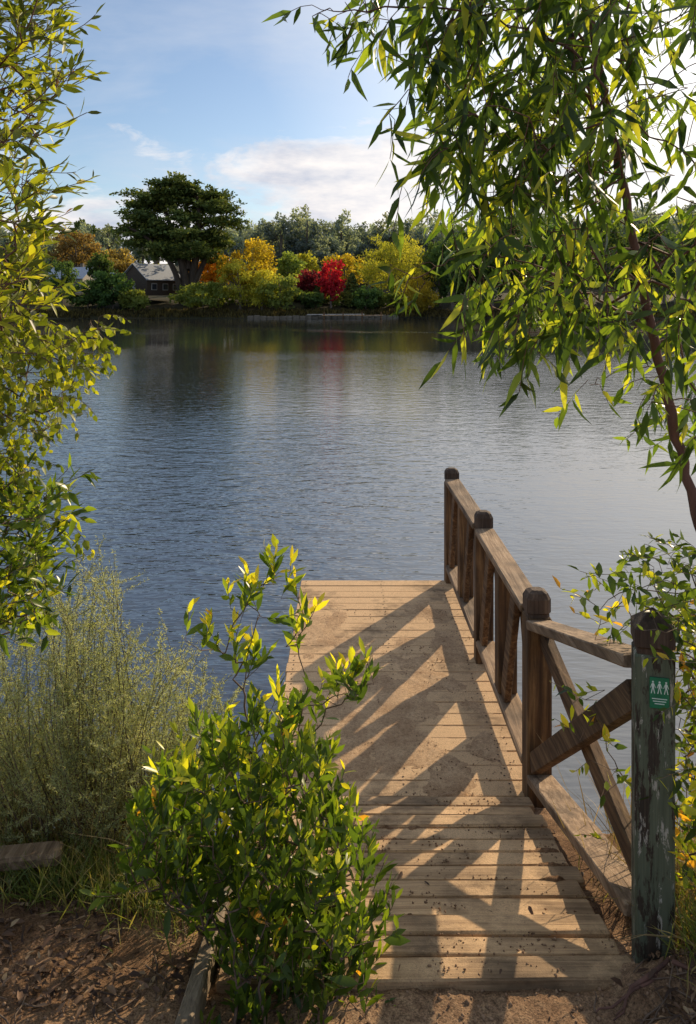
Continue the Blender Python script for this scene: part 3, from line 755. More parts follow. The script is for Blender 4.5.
# --- left lower dark shrub
root = np.array([-1.40, 2.9, gz(-1.40, 2.9) - .1])
A = [(-80, 480), (10, 480), (40, 490), (55, 505), (60, 540), (52, 570), (40, 600), (20, 630), (-80, 660)]
tg = [at(x, y, random.uniform(2.45, 2.95)) for x, y in sample_poly(A, 300)] + [at(x, y, 2.6) for x, y in [(55, 500), (62, 485), (70, 500)]]
shrub('dark_leafy_shrub', 'dark green shrub with a few yellow leaves above the grey-green gorse at the left edge', 'shrub', root,
      [[at(-50, 760, 2.8), at(-40, 650, 2.7), at(-10, 560, 2.65), at(20, 500, 2.6)], [at(-50, 700, 2.8), at(0, 600, 2.6)]],
      tg, dict(n=(4, 7), L=(.05, .095), wr=(.24, .36), up=.05, dirn=(.6, -.2, .25), pull=(.02, 0, 0), step=(.012, .024), along=.7, out=.9, rep=1, rnd=lambda fr, tone, q: clampf(random.random() * .6 + (.35 if random.random() < .15 else 0)), spread=.6, bias=.3), bush_leaf, brown_bark, T8, .001, .0)

# --- grey-green gorse with needle leaves
def gorse():
    root = np.array([-.95, 3.55, gz(-.95, 3.55) - .05])
    t = empty('gorse_bush', root, 'feathery grey-green needle-leaved bush at the lower left beside the water', 'bush')
    stems = []; Pn = []; Dn = []
    tips = []
    prof = [(-60, 640), (10, 640), (50, 600), (70, 575), (95, 555), (118, 575), (130, 600), (128, 640), (150, 665), (185, 645), (205, 660), (225, 690), (238, 720), (225, 760), (170, 800), (120, 850), (-60, 850)]
    for x, y in sample_poly(prof, 330): tips.append(at(x, y, random.uniform(3.1, 3.9)))
    for x, y in [(82, 558), (95, 562), (110, 572), (122, 590), (60, 598), (135, 640), (190, 642), (200, 650), (175, 660), (150, 690), (128, 660), (100, 585), (45, 610), (215, 680), (30, 620), (160, 640), (230, 700)]:
        tips.append(at(x, y, random.uniform(3.2, 3.6)))
    for tip in tips:
        b = np.array([tip[0] * .6 - .38 + random.uniform(-.15, .15), 3.45 + (tip[1] - 3.45) * .6, 0]); b[0] = min(b[0], -.62); b[2] = gz(b[0], b[1]) - .03
        ln = max(.15, tip[2] - b[2]); 
        mid = (b + tip) / 2 + np.array([random.uniform(-.24, .16), random.uniform(-.12, .12), random.uniform(-.05, .28) * ln])
        n = 14; ps = [(1 - s) ** 2 * b + 2 * s * (1 - s) * mid + s * s * tip for s in np.linspace(0, 1, n)]
        stems.append((ps, list(np.linspace(.0035, .0009, n))))
        # side shoots
        for k in range(random.randint(6, 9)):
            s = random.uniform(.25, .97); i = min(n - 2, int(s * n)); p0 = ps[i]; dd = unit(unit(ps[i + 1] - ps[i]) * .8 + rv() * 1.1 + np.array([0, 0, .15])); L_ = random.uniform(.08, .22)
            q = [p0 + dd * L_ * u + np.array([0, 0, .03 * u * u]) for u in (0, .35, .7, 1)]
            stems.append((q, [.0012, .001, .0008, .0005]))
            m = int(L_ / .0024)
            for u in rng.uniform(0, 1, m): Pn.append(p0 + dd * L_ * u + np.array([0, 0, .03 * u * u])); Dn.append(unit(dd * .35 + rv()))
        m = int(min(.7, ln) / .0034)
        for u in rng.uniform(.3, 1, m):
            q = (1 - u) ** 2 * b + 2 * u * (1 - u) * mid + u * u * tip; Pn.append(q); Dn.append(unit(unit(tip - mid) * .4 + rv()))
    n = len(Pn); Pn = np.array(Pn); Dn = np.array(Dn); nn = rng.normal(size=(n, 3)); L_ = rng.uniform(.010, .020, n)
    tubes('stems', stems, brown_bark, t, 3)
    cl = np.array([.5 + .5 * noise.noise(Vector(p * 5)) for p in Pn])
    leaf_mesh('foliage', Pn, Dn, nn, L_, L_ * .13 + .0009, np.clip(cl * .7 - .05 + rng.uniform(0, .4, n), 0, 1), gorse_leaf, t, T4, .05, 0)
gorse()

# --- shrub with yellowing leaves behind the near post on the right
root = np.array([1.45, 2.75, gz(1.45, 2.75) - .05])
A = [(610, 560), (640, 545), (690, 540), (760, 540), (760, 900), (690, 890), (682, 800), (676, 640), (640, 620), (600, 600)]
tg = [at(x, y, random.uniform(2.5, 3.2)) for x, y in sample_poly(A, 210)] + [at(x, y, random.uniform(2.5, 3.2)) for x, y in sample_poly([(676, 640), (682, 860), (730, 880), (730, 560), (660, 560)], 120)]
tg += [at(x, y, random.uniform(2.85, 3.1)) for x, y in [(595, 590), (590, 600), (605, 580), (600, 610), (612, 620), (598, 622), (625, 590), (620, 575), (595, 640), (585, 700), (600, 720), (605, 690), (590, 760), (600, 800), (606, 840), (612, 770), (580, 740), (612, 860), (600, 740), (608, 715)]]
def yr(fr, tone, q): return clampf(random.random() * .65 + (.42 if random.random() < .35 and q[2] < 1.9 else .0) + .1 * tone)
shrub('yellowing_shrub', 'straggly shrub with green and yellow leaves behind the near railing post', 'shrub', root,
      [[at(720, 800, 2.9), at(710, 650, 2.9), at(690, 570, 2.95)], [at(720, 860, 3.0), at(650, 800, 3.05), at(612, 760, 3.05), at(598, 700, 3.05)], [at(720, 640, 2.9), at(650, 590, 2.95), at(608, 600, 2.95)]],
      tg, dict(n=(4, 7), L=(.035, .085), wr=(.28, .45), up=0, dirn=(-.4, -.1, .25), pull=(-.02, 0, -.05), step=(.012, .028), along=.5, out=.9, rep=1, rnd=yr, spread=.6, bias=.3), bush_leaf, brown_bark, T8, .001, .05)

# --- grasses, litter, roots: uncountable ground cover
def grass(name, label, spots, n, hgt, mat):
    P = []; D = []; L_ = []
    for _ in range(n):
        cx, cy, sx, sy = random.choice(spots); x = random.gauss(cx, sx); y = random.gauss(cy, sy)
        if -.42 < x < .93 and y > 2.5: continue
        P.append((x, y, gz(x, y) - .005)); D.append(unit(np.array([random.gauss(0, .4), random.gauss(0, .4), 1]))); L_.append(random.uniform(*hgt))
    P = np.array(P); D = np.array(D); L_ = np.array(L_); n = len(P)
    nn = np.cross(D, rng.normal(size=(n, 3)))
    o = leaf_mesh(name, P, D, nn, L_, np.full(n, .0045) * rng.uniform(.6, 1.4, n), rng.uniform(0, 1, n), mat, None, T8, .45, .1)
    tag(o, label, 'grass', kind='stuff')
grass('grass', 'short grass at the foot of the bushes and round the near post', [(-1.0, 3.1, .18, .06), (-.75, 3.0, .12, .08), (-1.1, 3.0, .1, .05), (1.3, 2.75, .10, .18), (1.22, 2.55, .06, .08), (1.16, 2.50, .05, .06), (1.2, 2.42, .06, .05), (1.35, 2.45, .08, .1), (-1.3, 3.2, .15, .08), (1.3, 3.1, .15, .2), (-.85, 2.98, .15, .06), (-.6, 2.9, .08, .1)], 4200, (.05, .19), grass_leaf)
grass('dry_grass', 'long dry straw-coloured grass growing at the water edge', [(-.85, 3.3, .2, .1), (1.35, 2.9, .12, .2), (1.15, 3.1, .08, .3), (-1.3, 3.3, .2, .1)], 700, (.15, .42), leaf_mat('straw_blade', [(0, (.16, .12, .05)), (1, (.45, .34, .17))], .35, .6, (1.2, 1.1, .6)))
def litter():
    P = []; 
    while len(P) < 1500:
        k = random.random()
        if k < .86: x = random.uniform(-1.5, -.5); y = random.uniform(1.9, 3.15)
        elif k < .985: x = random.gauss(1.12, .12); y = random.gauss(2.42, .10)
        else: x = random.uniform(-.4, 1.0); y = random.uniform(1.9, 4.4)
        if k < .86 and noise.noise(Vector((x * 2.5, y * 2.5, 9))) < -.05 - (y - 2.6) * .25: continue
        z = gz(x, y) + .008
        if -.45 < x < .95 and y > 2.5: z = ramp_z(y) + .022
        P.append((x, y, z + random.uniform(0, .012)))
    n = len(P); P = np.array(P); D = unit(np.concatenate([rng.normal(size=(n, 2)), rng.normal(0, .18, (n, 1))], 1))
    nn = np.concatenate([rng.normal(0, .35, (n, 2)), np.ones((n, 1))], 1); L_ = rng.uniform(.012, .058, n)
    o = leaf_mesh('leaf_litter', P, D, nn, L_, L_ * rng.uniform(.15, .45, n), rng.uniform(0, 1, n) ** 1.4, litter_leaf, None, T8, .2, .5)
    tag(o, 'brown fallen leaves lying on the dirt and boards', 'fallen leaves', kind='stuff')
litter()
def twigs():
    ch = []
    for _ in range(70):
        if random.random() < .6: x = random.uniform(-1.4, -.5); y = random.uniform(2.0, 3.1)
        else: x = random.gauss(1.08, .12); y = random.gauss(2.46, .08)
        a = random.uniform(0, 6.28); L_ = random.uniform(.05, .22); pts = []
        for k in range(5):
            u = (k / 4 - .5) * L_; xx = x + math.cos(a) * u + random.uniform(-.006, .006); yy = y + math.sin(a) * u
            pts.append((xx, yy, gz(xx, yy) + .008))
        ch.append((pts, [.003, .0028, .0025, .002, .0012]))
    o = tubes('fallen_twigs', ch, brown_bark, None, 5); tag(o, 'thin dead twigs scattered on the dirt', 'twigs', kind='stuff')
    # exposed roots at the foot of the near post
    ch = []
    for k in range(9):
        x0, y0 = 1.02 + random.uniform(-.08, .12), 2.53 - random.uniform(0, .05); x1, y1 = x0 + random.choice([-1, 1]) * random.uniform(.1, .3), y0 - random.uniform(.05, .22); pts = []
        for s_ in np.linspace(0, 1, 8):
            xx = x0 + (x1 - x0) * s_ + .018 * math.sin(s_ * 9 + k * 2) + random.uniform(-.006, .006); yy = y0 + (y1 - y0) * s_
            pts.append((xx, yy, gz(xx, yy) + .012 * math.sin(s_ * 3.1 + k) + .001))
        ch.append((pts, list(np.linspace(.008, .002, 8))))
    o = tubes('exposed_roots', ch, red_bark, None, 7); tag(o, 'tangle of brown roots at the foot of the near railing post', 'roots')
twigs()
def clods():
    P = []
    def put(x, y, z, r): P.append((x, y, z, r))
    for _ in range(5200):
        k = random.random()
        if k < .50:
            x = random.uniform(XL, .94); y = random.uniform(2.52, 4.25)
            if noise.noise(Vector((x * 4, y * 5, 3))) < .02: continue
            put(x, y, ramp_z(y) + .016, random.uniform(.0015, .006))
        elif k < .72:
            x = random.gauss(.55, .35); y = random.uniform(4.25, 6.8)
            if not XL < x < .95 or noise.noise(Vector((x * 3, y * 3, 3))) < .05: continue
            put(x, y, DECKZ + .004, random.uniform(.0015, .0055))
        else:
            x = random.uniform(-1.5, 1.5); y = random.uniform(1.95, 2.6)
            put(x, y, gz(x, y) + .001, random.uniform(.002, .009))
    P = np.array(P); n = len(P); base = np.array([[1, 0, 0], [-1, 0, 0], [0, 1, 0], [0, -1, 0], [0, 0, 1], [0, 0, -1]], dtype=float)
    V = P[:, None, :3] + base[None] * P[:, 3][:, None, None] * rng.uniform(.6, 1.4, (n, 6, 1)) + rng.normal(0, .2, (n, 6, 3)) * P[:, 3][:, None, None]
    f = np.array([[0, 2, 4], [2, 1, 4], [1, 3, 4], [3, 0, 4], [2, 0, 5], [1, 2, 5], [3, 1, 5], [0, 3, 5]])
    o = mesh_np('dirt_clods', V.reshape(-1, 3), [(f[None] + (np.arange(n) * 6)[:, None, None]).reshape(-1, 3)], plain_mat('clod', (.16, .095, .055), (.42, .27, .16), 9, .95))
    tag(o, 'crumbs of dirt and grit on the boards and path', 'dirt', kind='stuff')
clods()

# ------------------------------------------------------------------ far shore
HAZE = .0
def fmat(name, stops, tr=.5, tcol=(1.3, 1.3, .6), ov=.0): return leaf_mat(name, stops, tr, .75, tcol, .15, ov)
M_forest = fmat('hazed_forest_leaf', [(0, (0.124, 0.159, 0.173)), (0.5, (0.235, 0.281, 0.256)), (1, (0.442, 0.465, 0.347))], ov=.8)  # distance haze painted into the leaf colour: paler and bluer
M_dark = fmat('dark_shrub_leaf', [(0, (0.046, 0.082, 0.031)), (0.5, (0.103, 0.166, 0.051)), (1, (0.231, 0.308, 0.077))], ov=.5)
M_cyp = fmat('cypress_leaf', [(0, (0.051, 0.081, 0.027)), (0.5, (0.109, 0.154, 0.041)), (1, (0.295, 0.317, 0.063))], .2)  # lightest tone raised so crown edges look sunlit; light put in the colour
M_yel = fmat('yellow_leaf', [(0, (0.216, 0.176, 0.027)), (0.5, (0.567, 0.419, 0.041)), (1, (0.837, 0.621, 0.068))])
M_org = fmat('orange_leaf', [(0, (0.375, 0.175, 0.025)), (0.5, (0.75, 0.375, 0.037)), (1, (0.85, 0.562, 0.062))])
M_wil = fmat('willow_leaf', [(0, (0.197, 0.214, 0.036)), (0.5, (0.482, 0.463, 0.062)), (1, (0.82, 0.713, 0.107))])
M_red = fmat('red_leaf', [(0, (0.252, 0.019, 0.027)), (0.5, (0.574, 0.037, 0.056)), (1, (0.722, 0.11, 0.129))], tcol=(1.3, .6, .6))
M_maroon = fmat('maroon_leaf', [(0, (0.119, 0.02, 0.025)), (0.5, (0.255, 0.043, 0.051)), (1, (0.442, 0.102, 0.085))], tcol=(1.3, .8, .8))
M_brown = fmat('russet_leaf', [(0, (0.136, 0.093, 0.034)), (0.5, (0.306, 0.212, 0.076)), (1, (0.51, 0.34, 0.119))], ov=.6)
M_olive = fmat('olive_leaf', [(0, (0.113, 0.146, 0.041)), (0.5, (0.247, 0.292, 0.067)), (1, (0.493, 0.493, 0.113))], ov=.6)
M_pink = fmat('pink_leaf', [(0, (.25, .09, .08)), (1, (.55, .28, .24))])

def crown_cloud(cx, rx, ry, rz, cz, nclump, nleaf, leaf, shape='round', seed=0, cr=.26, low=-.55):
    """leaf faces around clump centres scattered through a crown volume"""
    g = np.random.default_rng(seed); C_ = []
    while len(C_) < nclump:
        v = unit(g.normal(size=3)) * g.uniform(.25, 1) ** .5
        if v[2] < low: continue
        lump = 1 + .22 * noise.noise(Vector((v[0] * 2.2 + seed, v[1] * 2.2, v[2] * 2.2)))
        C_.append(v * lump * .86)
    C_ = np.array(C_); idx = g.integers(0, nclump, nleaf)
    off = unit(g.normal(size=(nleaf, 3))) * (g.uniform(0, 1, (nleaf, 1)) ** .4) * cr * g.uniform(.6, 1.25, nclump)[idx][:, None]
    off[:, 2] *= .8
    if shape == 'weep': off[:, 2] = -np.abs(off[:, 2]) * 1.7 + .1
    U = C_[idx] + off
    Pn = U * np.array([rx, ry, rz]) + np.array([cx, 0, cz])
    D = unit(g.normal(size=(nleaf, 3)) + (np.array([0, 0, -1.2]) if shape == 'weep' else np.array([0, 0, .2])))
    Nn = unit(off) * .8 + g.normal(size=(nleaf, 3)) * .6 + np.array([0, 0, .4])
    tone = g.uniform(0, 1, nclump)[idx] * .45 + g.uniform(0, .35, nleaf) + .2 * np.clip(U[:, 2], -1, 1)  # painted light and dark: tone varies by clump, lighter towards the crown top
    L_ = g.uniform(.7, 1.3, nleaf) * leaf
    return Pn, D, Nn, L_, L_ * (.42 if shape == 'weep' else .8), np.clip(tone, 0, 1), C_
def tree(name, label, cat, px, pyb, d, h, w, mat, shape='round', kind='tree', group=None, nclump=60, nleaf=3000, leaf=.42, seed=0, base=.3, bark=None, low=-.55, trunk=True):
    """px: column, d: distance; h: full height in m, w: crown width in m; base: crown start fraction"""
    x = (px - CX) * d / F; z0 = gz(x, d)
    t = empty(name, (x, d, z0), label, cat, group)
    ch_ = h * (1 - base); cz = h * base + ch_ * .5
    if low > -.4: cz = h * base + ch_ * .32
    rz = (h - cz)
    Pn, D, Nn, L_, W_, tone, C_ = crown_cloud(0, w / 2, w / 2, rz, cz, nclump, nleaf, leaf, shape, seed, low=low)
    O = np.array([x, d, z0])
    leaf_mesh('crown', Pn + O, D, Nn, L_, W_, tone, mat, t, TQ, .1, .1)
    if trunk:
        g = np.random.default_rng(seed + 5); r0 = .028 * h
        chn = []
        top = np.array([g.uniform(-.03, .03) * h, 0, h * .78])
        main = smooth_path([np.array([0, 0, -.4]), np.array([g.uniform(-.02, .02) * h, 0, h * .3]), top], 4)
        chn.append(([p + O for p in main], list(np.linspace(r0, r0 * .25, len(main)))))
        for k in range(9):
            c = C_[g.integers(0, len(C_))] * np.array([w / 2, w / 2, rz]) * .85 + np.array([0, 0, cz])
            s = main[g.integers(2, len(main) - 2)]
            if c[2] < s[2]: continue
            pth = smooth_path([s, (s + c) / 2 + np.array([0, 0, .06 * h]), c], 3)
            chn.append(([p + O for p in pth], list(np.linspace(r0 * .4, r0 * .08, len(pth)))))
        tubes('trunk', chn, bark or grey_bark, t, 6)
    return t
def copy_tree(src, px, d, sc=1.0, rz=0.0, label=None, group=None):
    x = (px - CX) * d / F
    c = src.copy(); COL.objects.link(c); c.location = (x, d, gz(x, d)); c.rotation_euler = (0, 0, rz); c.scale = (sc, sc, sc * random.uniform(.92, 1.08))
    if label: c['label'] = label
    if group: c['group'] = group
    for ch in src.children:
        k = ch.copy(); COL.objects.link(k); k.parent = c; k.matrix_parent_inverse = ch.matrix_parent_inverse.copy()
    return c

# the great spreading cypress
def cypress():
    d = 141; x = (183 - CX) * d / F; z0 = gz(x, d)
    t = empty('cypress_tree', (x, d, z0), 'huge dark flat-topped cypress towering over the far shore', 'tree')
    s = d / F; g = np.random.default_rng(3)
    # layered foliage plates: (px, py, half width px, half height px)
    plates = [(180, 186, 25, 4), (165, 192, 24, 5), (198, 191, 24, 5), (150, 197, 22, 5), (215, 197, 20, 6), (180, 196, 34, 6), (138, 206, 16, 5), (160, 207, 26, 6), (200, 207, 28, 6), (225, 207, 14, 6),
              (137, 218, 15, 4), (150, 222, 24, 5), (190, 220, 34, 6), (222, 220, 16, 6), (128, 229, 14, 5), (150, 235, 28, 6), (185, 234, 30, 7), (218, 233, 16, 6), (140, 241, 20, 4), (165, 246, 24, 6), (200, 246, 24, 6), (222, 243, 12, 5), (175, 256, 18, 5), (203, 256, 16, 4), (155, 253, 12, 4)]
    A = [[], [], [], [], [], []]
    for k, (px, py, hw, hh) in enumerate(plates):
        px = 181 + (px - 181) * .93
        for dd in (0, g.uniform(-7, 7), g.uniform(-9, 9)):
            c = np.array([(px - 183) * s + g.uniform(-1, 1), dd * (hw / 30), (HZ - py) * s + CAM_H - z0 + g.uniform(-.5, .5)])
            n = int(24 * hw) ; nc = 13
            cc = g.normal(size=(nc, 3)) * np.array([hw * s * .48, hw * s * .45, hh * s * .40]); i = g.integers(0, nc, n)
            off = g.normal(size=(n, 3)) * np.array([1.0, 1.0, .30]) * .58
            p = c + cc[i] + off
            p[:, 2] -= .018 * (p[:, 0] - c[0]) ** 2
            A[0].append(p); dr = unit(g.normal(size=(n, 3)) * np.array([1, 1, .45]) + np.array([0, 0, .25])); A[1].append(dr)
            A[2].append(g.normal(size=(n, 3)) * .7 + np.array([0, 0, 1.0])); l_ = g.uniform(.3, .75, n); A[3].append(l_); A[4].append(l_ * .6)
            A[5].append(np.clip(g.uniform(0, .5, nc)[i] + g.uniform(0, .3, n) + .35 * (off[:, 2] > .1), 0, 1))  # upper leaves of each clump painted lighter, as if sunlit
    A = [np.concatenate(a) for a in A]
    O = np.array([x, d, z0])
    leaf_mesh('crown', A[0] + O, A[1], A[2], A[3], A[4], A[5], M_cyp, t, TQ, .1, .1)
    ch = []
    def pp(px, py, dy): return np.array([(px - CX) * s, d + dy, (HZ - py) * s + CAM_H])
    for pts, r0 in [([(186, 292, 0), (184, 272, 0), (178, 250, 0), (168, 222, 1), (160, 195, 1)], .95), ([(190, 292, .5), (193, 270, .5), (198, 245, 0), (200, 215, -1), (196, 190, -1)], .9), ([(181, 290, -.5), (176, 272, -1), (164, 252, -1), (146, 236, -2), (130, 228, -2)], .6), ([(193, 288, 0), (203, 262, 1), (216, 235, 2), (226, 210, 2)], .6), ([(188, 270, 0), (186, 240, 2), (184, 210, 3), (180, 190, 3)], .6),
                    ([(172, 240, 1), (150, 215, 0), (140, 205, 0)], .25), ([(199, 230, 0), (214, 212, 0), (220, 200, 0)], .25), ([(186, 225, 1), (172, 205, 0), (166, 192, 0)], .22), ([(165, 250, -1), (150, 247, -1), (136, 242, -1)], .2)]:
        sp = smooth_path([pp(*q) for q in pts], 5); ch.append((sp, list(np.linspace(r0, r0 * .22, len(sp)))))
    tubes('trunk', ch, bark_mat('cypress_bark', (.035, .025, .018), (.09, .065, .045), 3), t, 8)
cypress()

def box_tree(*a, **k): return tree(*a, **k)
# named trees along the far bank: name, label, cat, px, d, h, w, mat, opts
tree('orange_tree', 'orange-gold autumn tree just right of the great cypress', 'tree', 212, 0, 150, 9.5, 9, M_org, seed=11, base=.15, low=-.9)
tree('golden_tree', 'broad golden-yellow autumn tree on the bank right of the cypress', 'tree', 252, 0, 142, 12.2, 13, M_yel, seed=12, nclump=46, nleaf=4200, base=.12, low=-.9)
tree('willow_tree', 'yellow-green drooping willow at the water edge under the golden tree', 'tree', 240, 0, 137.5, 9.5, 11, M_wil, 'weep', seed=13, nleaf=3500, base=.02, low=-.9)
tree('bank_shrub', 'rounded olive shrub at the water edge right of the drooping willow', 'shrub', 279, 0, 136.5, 6.8, 9, M_olive, seed=14, base=.0, low=-.9, nleaf=2200)
tree('weeping_shrub', 'pale yellow weeping shrub reaching the water between the willow and the olive shrub', 'shrub', 262, 0, 136.5, 7.5, 6, M_wil, 'weep', seed=32, nleaf=2200, base=.0, low=-.9)
tree('green_tree', 'small plain green tree between the golden tree and the red maple', 'tree', 290, 0, 150, 9, 5.5, M_olive, seed=15, nleaf=1800, base=.2)
tree('pale_tree', 'slim pale yellow-green tree behind the maroon maple', 'tree', 306, 0, 158, 9.2, 5, M_wil, seed=16, nleaf=1500, base=.2)
tree('maroon_maple', 'dark maroon maple left of the bright red one', 'tree', 308, 0, 147, 6.8, 6, M_maroon, seed=17, nleaf=1800, base=.1, low=-.8)
tree('red_maple', 'bright red autumn maple on the far bank', 'tree', 331, 0, 141.5, 9.0, 5.2, M_red, seed=21, nleaf=2000, nclump=34, base=.12, low=-.8)
tree('yellow_tree', 'low yellow-green tree left of the large willow', 'tree', 345, 0, 158, 9.5, 10, M_yel, seed=19, nleaf=2600, base=.15, low=-.8)
tree('large_willow', 'largest yellow-green willow on the far bank, right of the red maple', 'tree', 392, 0, 148, 14.5, 15.5, M_wil, 'weep', seed=20, nclump=100, nleaf=7000, base=.08, low=-.8)
tree('yellow_willow', 'bright yellow weeping shrub at the right foot of the large willow', 'shrub', 420, 0, 140, 8, 7, M_yel, 'weep', seed=21, nleaf=2400, base=.0, low=-.9)
tree('waterside_shrub', 'dark green shrub in front of the yellow tree at the water edge', 'shrub', 366, 0, 141, 4.5, 6, M_dark, seed=22, nleaf=1500, base=0, low=-.9)
tree('waterside_shrub', 'small olive shrub between the maples and the stone landing', 'shrub', 312, 0, 140, 3.4, 5, M_dark, seed=23, nleaf=1200, base=0, low=-.9)
tree('dark_bush', 'large dark bush on the bank in front of the grey-roofed house', 'bush', 113, 0, 138, 6.8, 9, M_dark, seed=24, nleaf=3600, nclump=70, base=0, low=-.9)
tree('dark_bush', 'low dark bush at the left end of the far bank', 'bush', 88, 0, 138, 5.6, 10, M_dark, seed=25, nleaf=2600, base=0, low=-.9)
tree('dark_bush', 'olive bush below the house and the cypress on the far bank', 'bush', 134, 0, 136.5, 4.0, 6, M_olive, seed=26, nleaf=1800, base=0, low=-.9)
tree('round_tree', 'small round dark tree left of the grey-roofed house', 'tree', 100, 0, 150, 9.2, 5, M_dark, seed=27, nleaf=1800, base=.3)
tree('bank_shrub', 'scrubby olive shrub right under the cypress trunk', 'shrub', 203, 0, 137, 5.0, 11, M_olive, seed=28, nleaf=2200, base=0, low=-.9)
tree('russet_tree', 'russet tree on the hillside at the left behind the roofs', 'tree', 76, 0, 190, 14, 14, M_brown, seed=29, nleaf=3200, nclump=70, base=.15, leaf=.5)
tree('russet_tree', 'olive-brown tree on the hillside above the grey-roofed house', 'tree', 112, 0, 185, 9, 12, M_brown, seed=30, nleaf=2600, base=.15, leaf=.5)
tree('golden_shrub', 'yellow-olive tree behind the house roof and below the cypress crown', 'tree', 148, 0, 172, 6.5, 9, M_wil, seed=31, nleaf=2000, base=.1)
def conifer(px, d, h, w, label):
    x = (px - CX) * d / F; z0 = gz(x, d); t = empty('conifer', (x, d, z0), label, 'tree'); g = np.random.default_rng(int(px))
    n = 1600; u = g.uniform(0, 1, n) ** .75; a = g.uniform(0, 6.28, n); rr = (w / 2) * (u) * g.uniform(.55, 1.05, n) * (1 + .18 * np.sin(u * 40)); P_ = np.stack([rr * np.cos(a), rr * np.sin(a), h * (1 - u) * .96 + .2], 1)
    D = unit(np.stack([np.cos(a), np.sin(a), -.35 + g.normal(0, .3, n)], 1)); Nn = g.normal(size=(n, 3)) * .4 + np.array([0, 0, 1]); L_ = g.uniform(.3, .55, n)
    leaf_mesh('crown', P_ + np.array([x, d, z0]), D, Nn, L_, L_ * .6, g.uniform(0, .8, n), M_cyp, t, TQ)
    tubes('trunk', [([(x, d, z0 - .3), (x, d, z0 + h * .9)], [.2, .03])], grey_bark, t, 6)
conifer(352, 144, 6.2, 4.6, 'dark blue-green conifer between the red maple and the large willow')
conifer(318, 145, 4.0, 2.6, 'small dark conifer at the foot of the red maple')

# eucalyptus forest on the rise behind
M_reed = fmat('rough_growth', [(0, (.05, .04, .02)), (.5, (.11, .09, .035)), (1, (.20, .16, .06))])
GF = 'tall gum trees on the wooded rise behind the far bank'
LF = 'tall grey-green gum tree in the forest skyline behind the far bank'
protos = [tree('gum_tree', LF, 'tree', 250 + 40 * k, 0, 205, 11.5 + 1.1 * k, 8.0 + .7 * (k % 3), M_forest, seed=40 + k, nclump=26, nleaf=2000, leaf=.5, base=.10, group=GF, low=-.8) for k in range(5)]
k = 0
for row, d in enumerate((198, 212, 228, 246)):
    px = -60 + row * 7
    while px < 740:
        if not (60 < px < 235 and row < 2) and not (px < 60 and row < 1):
            s_ = random.uniform(.88, 1.22) * (1.0 + .03 * row)
            if px < 240: s_ *= .8
            copy_tree(protos[k % 5], px + random.uniform(-5, 5), d + random.uniform(-6, 6), s_, random.uniform(0, 6.28)); k += 1
        px += random.uniform(12, 18)
# darker waterside wood along the right part of the far bank
GW = 'dark trees along the right part of the far bank'
LW = 'dark green tree on the right part of the far bank behind the overhanging leaves'
wp = [tree('waterside_tree', LW, 'tree', 452 + 30 * k, 0, 141 + k, 14 + 1.5 * k, 9, M_dark, seed=60 + k, nclump=45, nleaf=2200, leaf=.5, base=.05, group=GW, low=-.9) for k in range(3)]
px = 440
while px < 800:
    copy_tree(wp[k % 3], px, random.uniform(138, 158), random.uniform(.75, 1.1), random.uniform(0, 6.28)); k += 1; px += random.uniform(12, 22)
GL = 'dark trees continuing along the left end of the far bank'
px = 62
while px > -120:
    c = copy_tree(wp[k % 3], px, random.uniform(140, 156), random.uniform(.5, .75), random.uniform(0, 6.28), 'dark green tree at the left end of the far bank behind near leaves', GL); k += 1; px -= random.uniform(16, 26)
# distant pines on the left skyline
def pine_row():
    lab = 'distant dark pine on the skyline left of the cypress'; g_ = 'pines on the skyline left of the cypress'
    p = tree('pine_tree', lab, 'tree', 88, 0, 300, 17, 10, M_cyp, seed=71, nclump=22, nleaf=900, leaf=.9, base=.45, group=g_, low=-.5)
    for px in (66, 74, 81, 95, 101, 108, 114): copy_tree(p, px, 300 + random.uniform(-8, 8), random.uniform(.85, 1.1), random.uniform(0, 6))
pine_row()
# reeds / low growth along the far water edge
def reeds():
    n = 9000; x = rng.uniform(-75, 85, n); s_ = np.array([shore(a) for a in x]); y_ = s_ + rng.uniform(-.3, 3.5, n); z = np.array([gz(a, b) for a, b in zip(x, y_)])
    D = unit(np.stack([rng.normal(0, .3, n), rng.normal(0, .3, n), np.ones(n)], 1)); hgt = np.array([.5 + .6 * (noise.noise(Vector((a * .15, 2, 0))) + .5) for a in x]) * rng.uniform(.6, 1.2, n)
    o = leaf_mesh('bank_vegetation', np.stack([x, y_, z - .05], 1), D, rng.normal(size=(n, 3)), np.maximum(hgt, .25), rng.uniform(.15, .35, n), rng.uniform(0, 1, n), M_reed, None, T4)
    tag(o, 'low rough growth fringing the far water edge', 'bank plants', kind='stuff')
reeds()

GU = 'low shrubs under the autumn trees on the far bank'
up = tree('low_shrub', 'low olive shrub under the autumn trees on the far bank', 'shrub', 188, 0, 143, 3.2, 5, M_olive, seed=81, nclump=20, nleaf=900, base=0, low=-.9, group=GU, trunk=False)
for j in range(34): copy_tree(up, 196 + j * 7.2 + random.uniform(-3, 3), random.uniform(142.5, 149), random.uniform(.5, .95), random.uniform(0, 6.28))
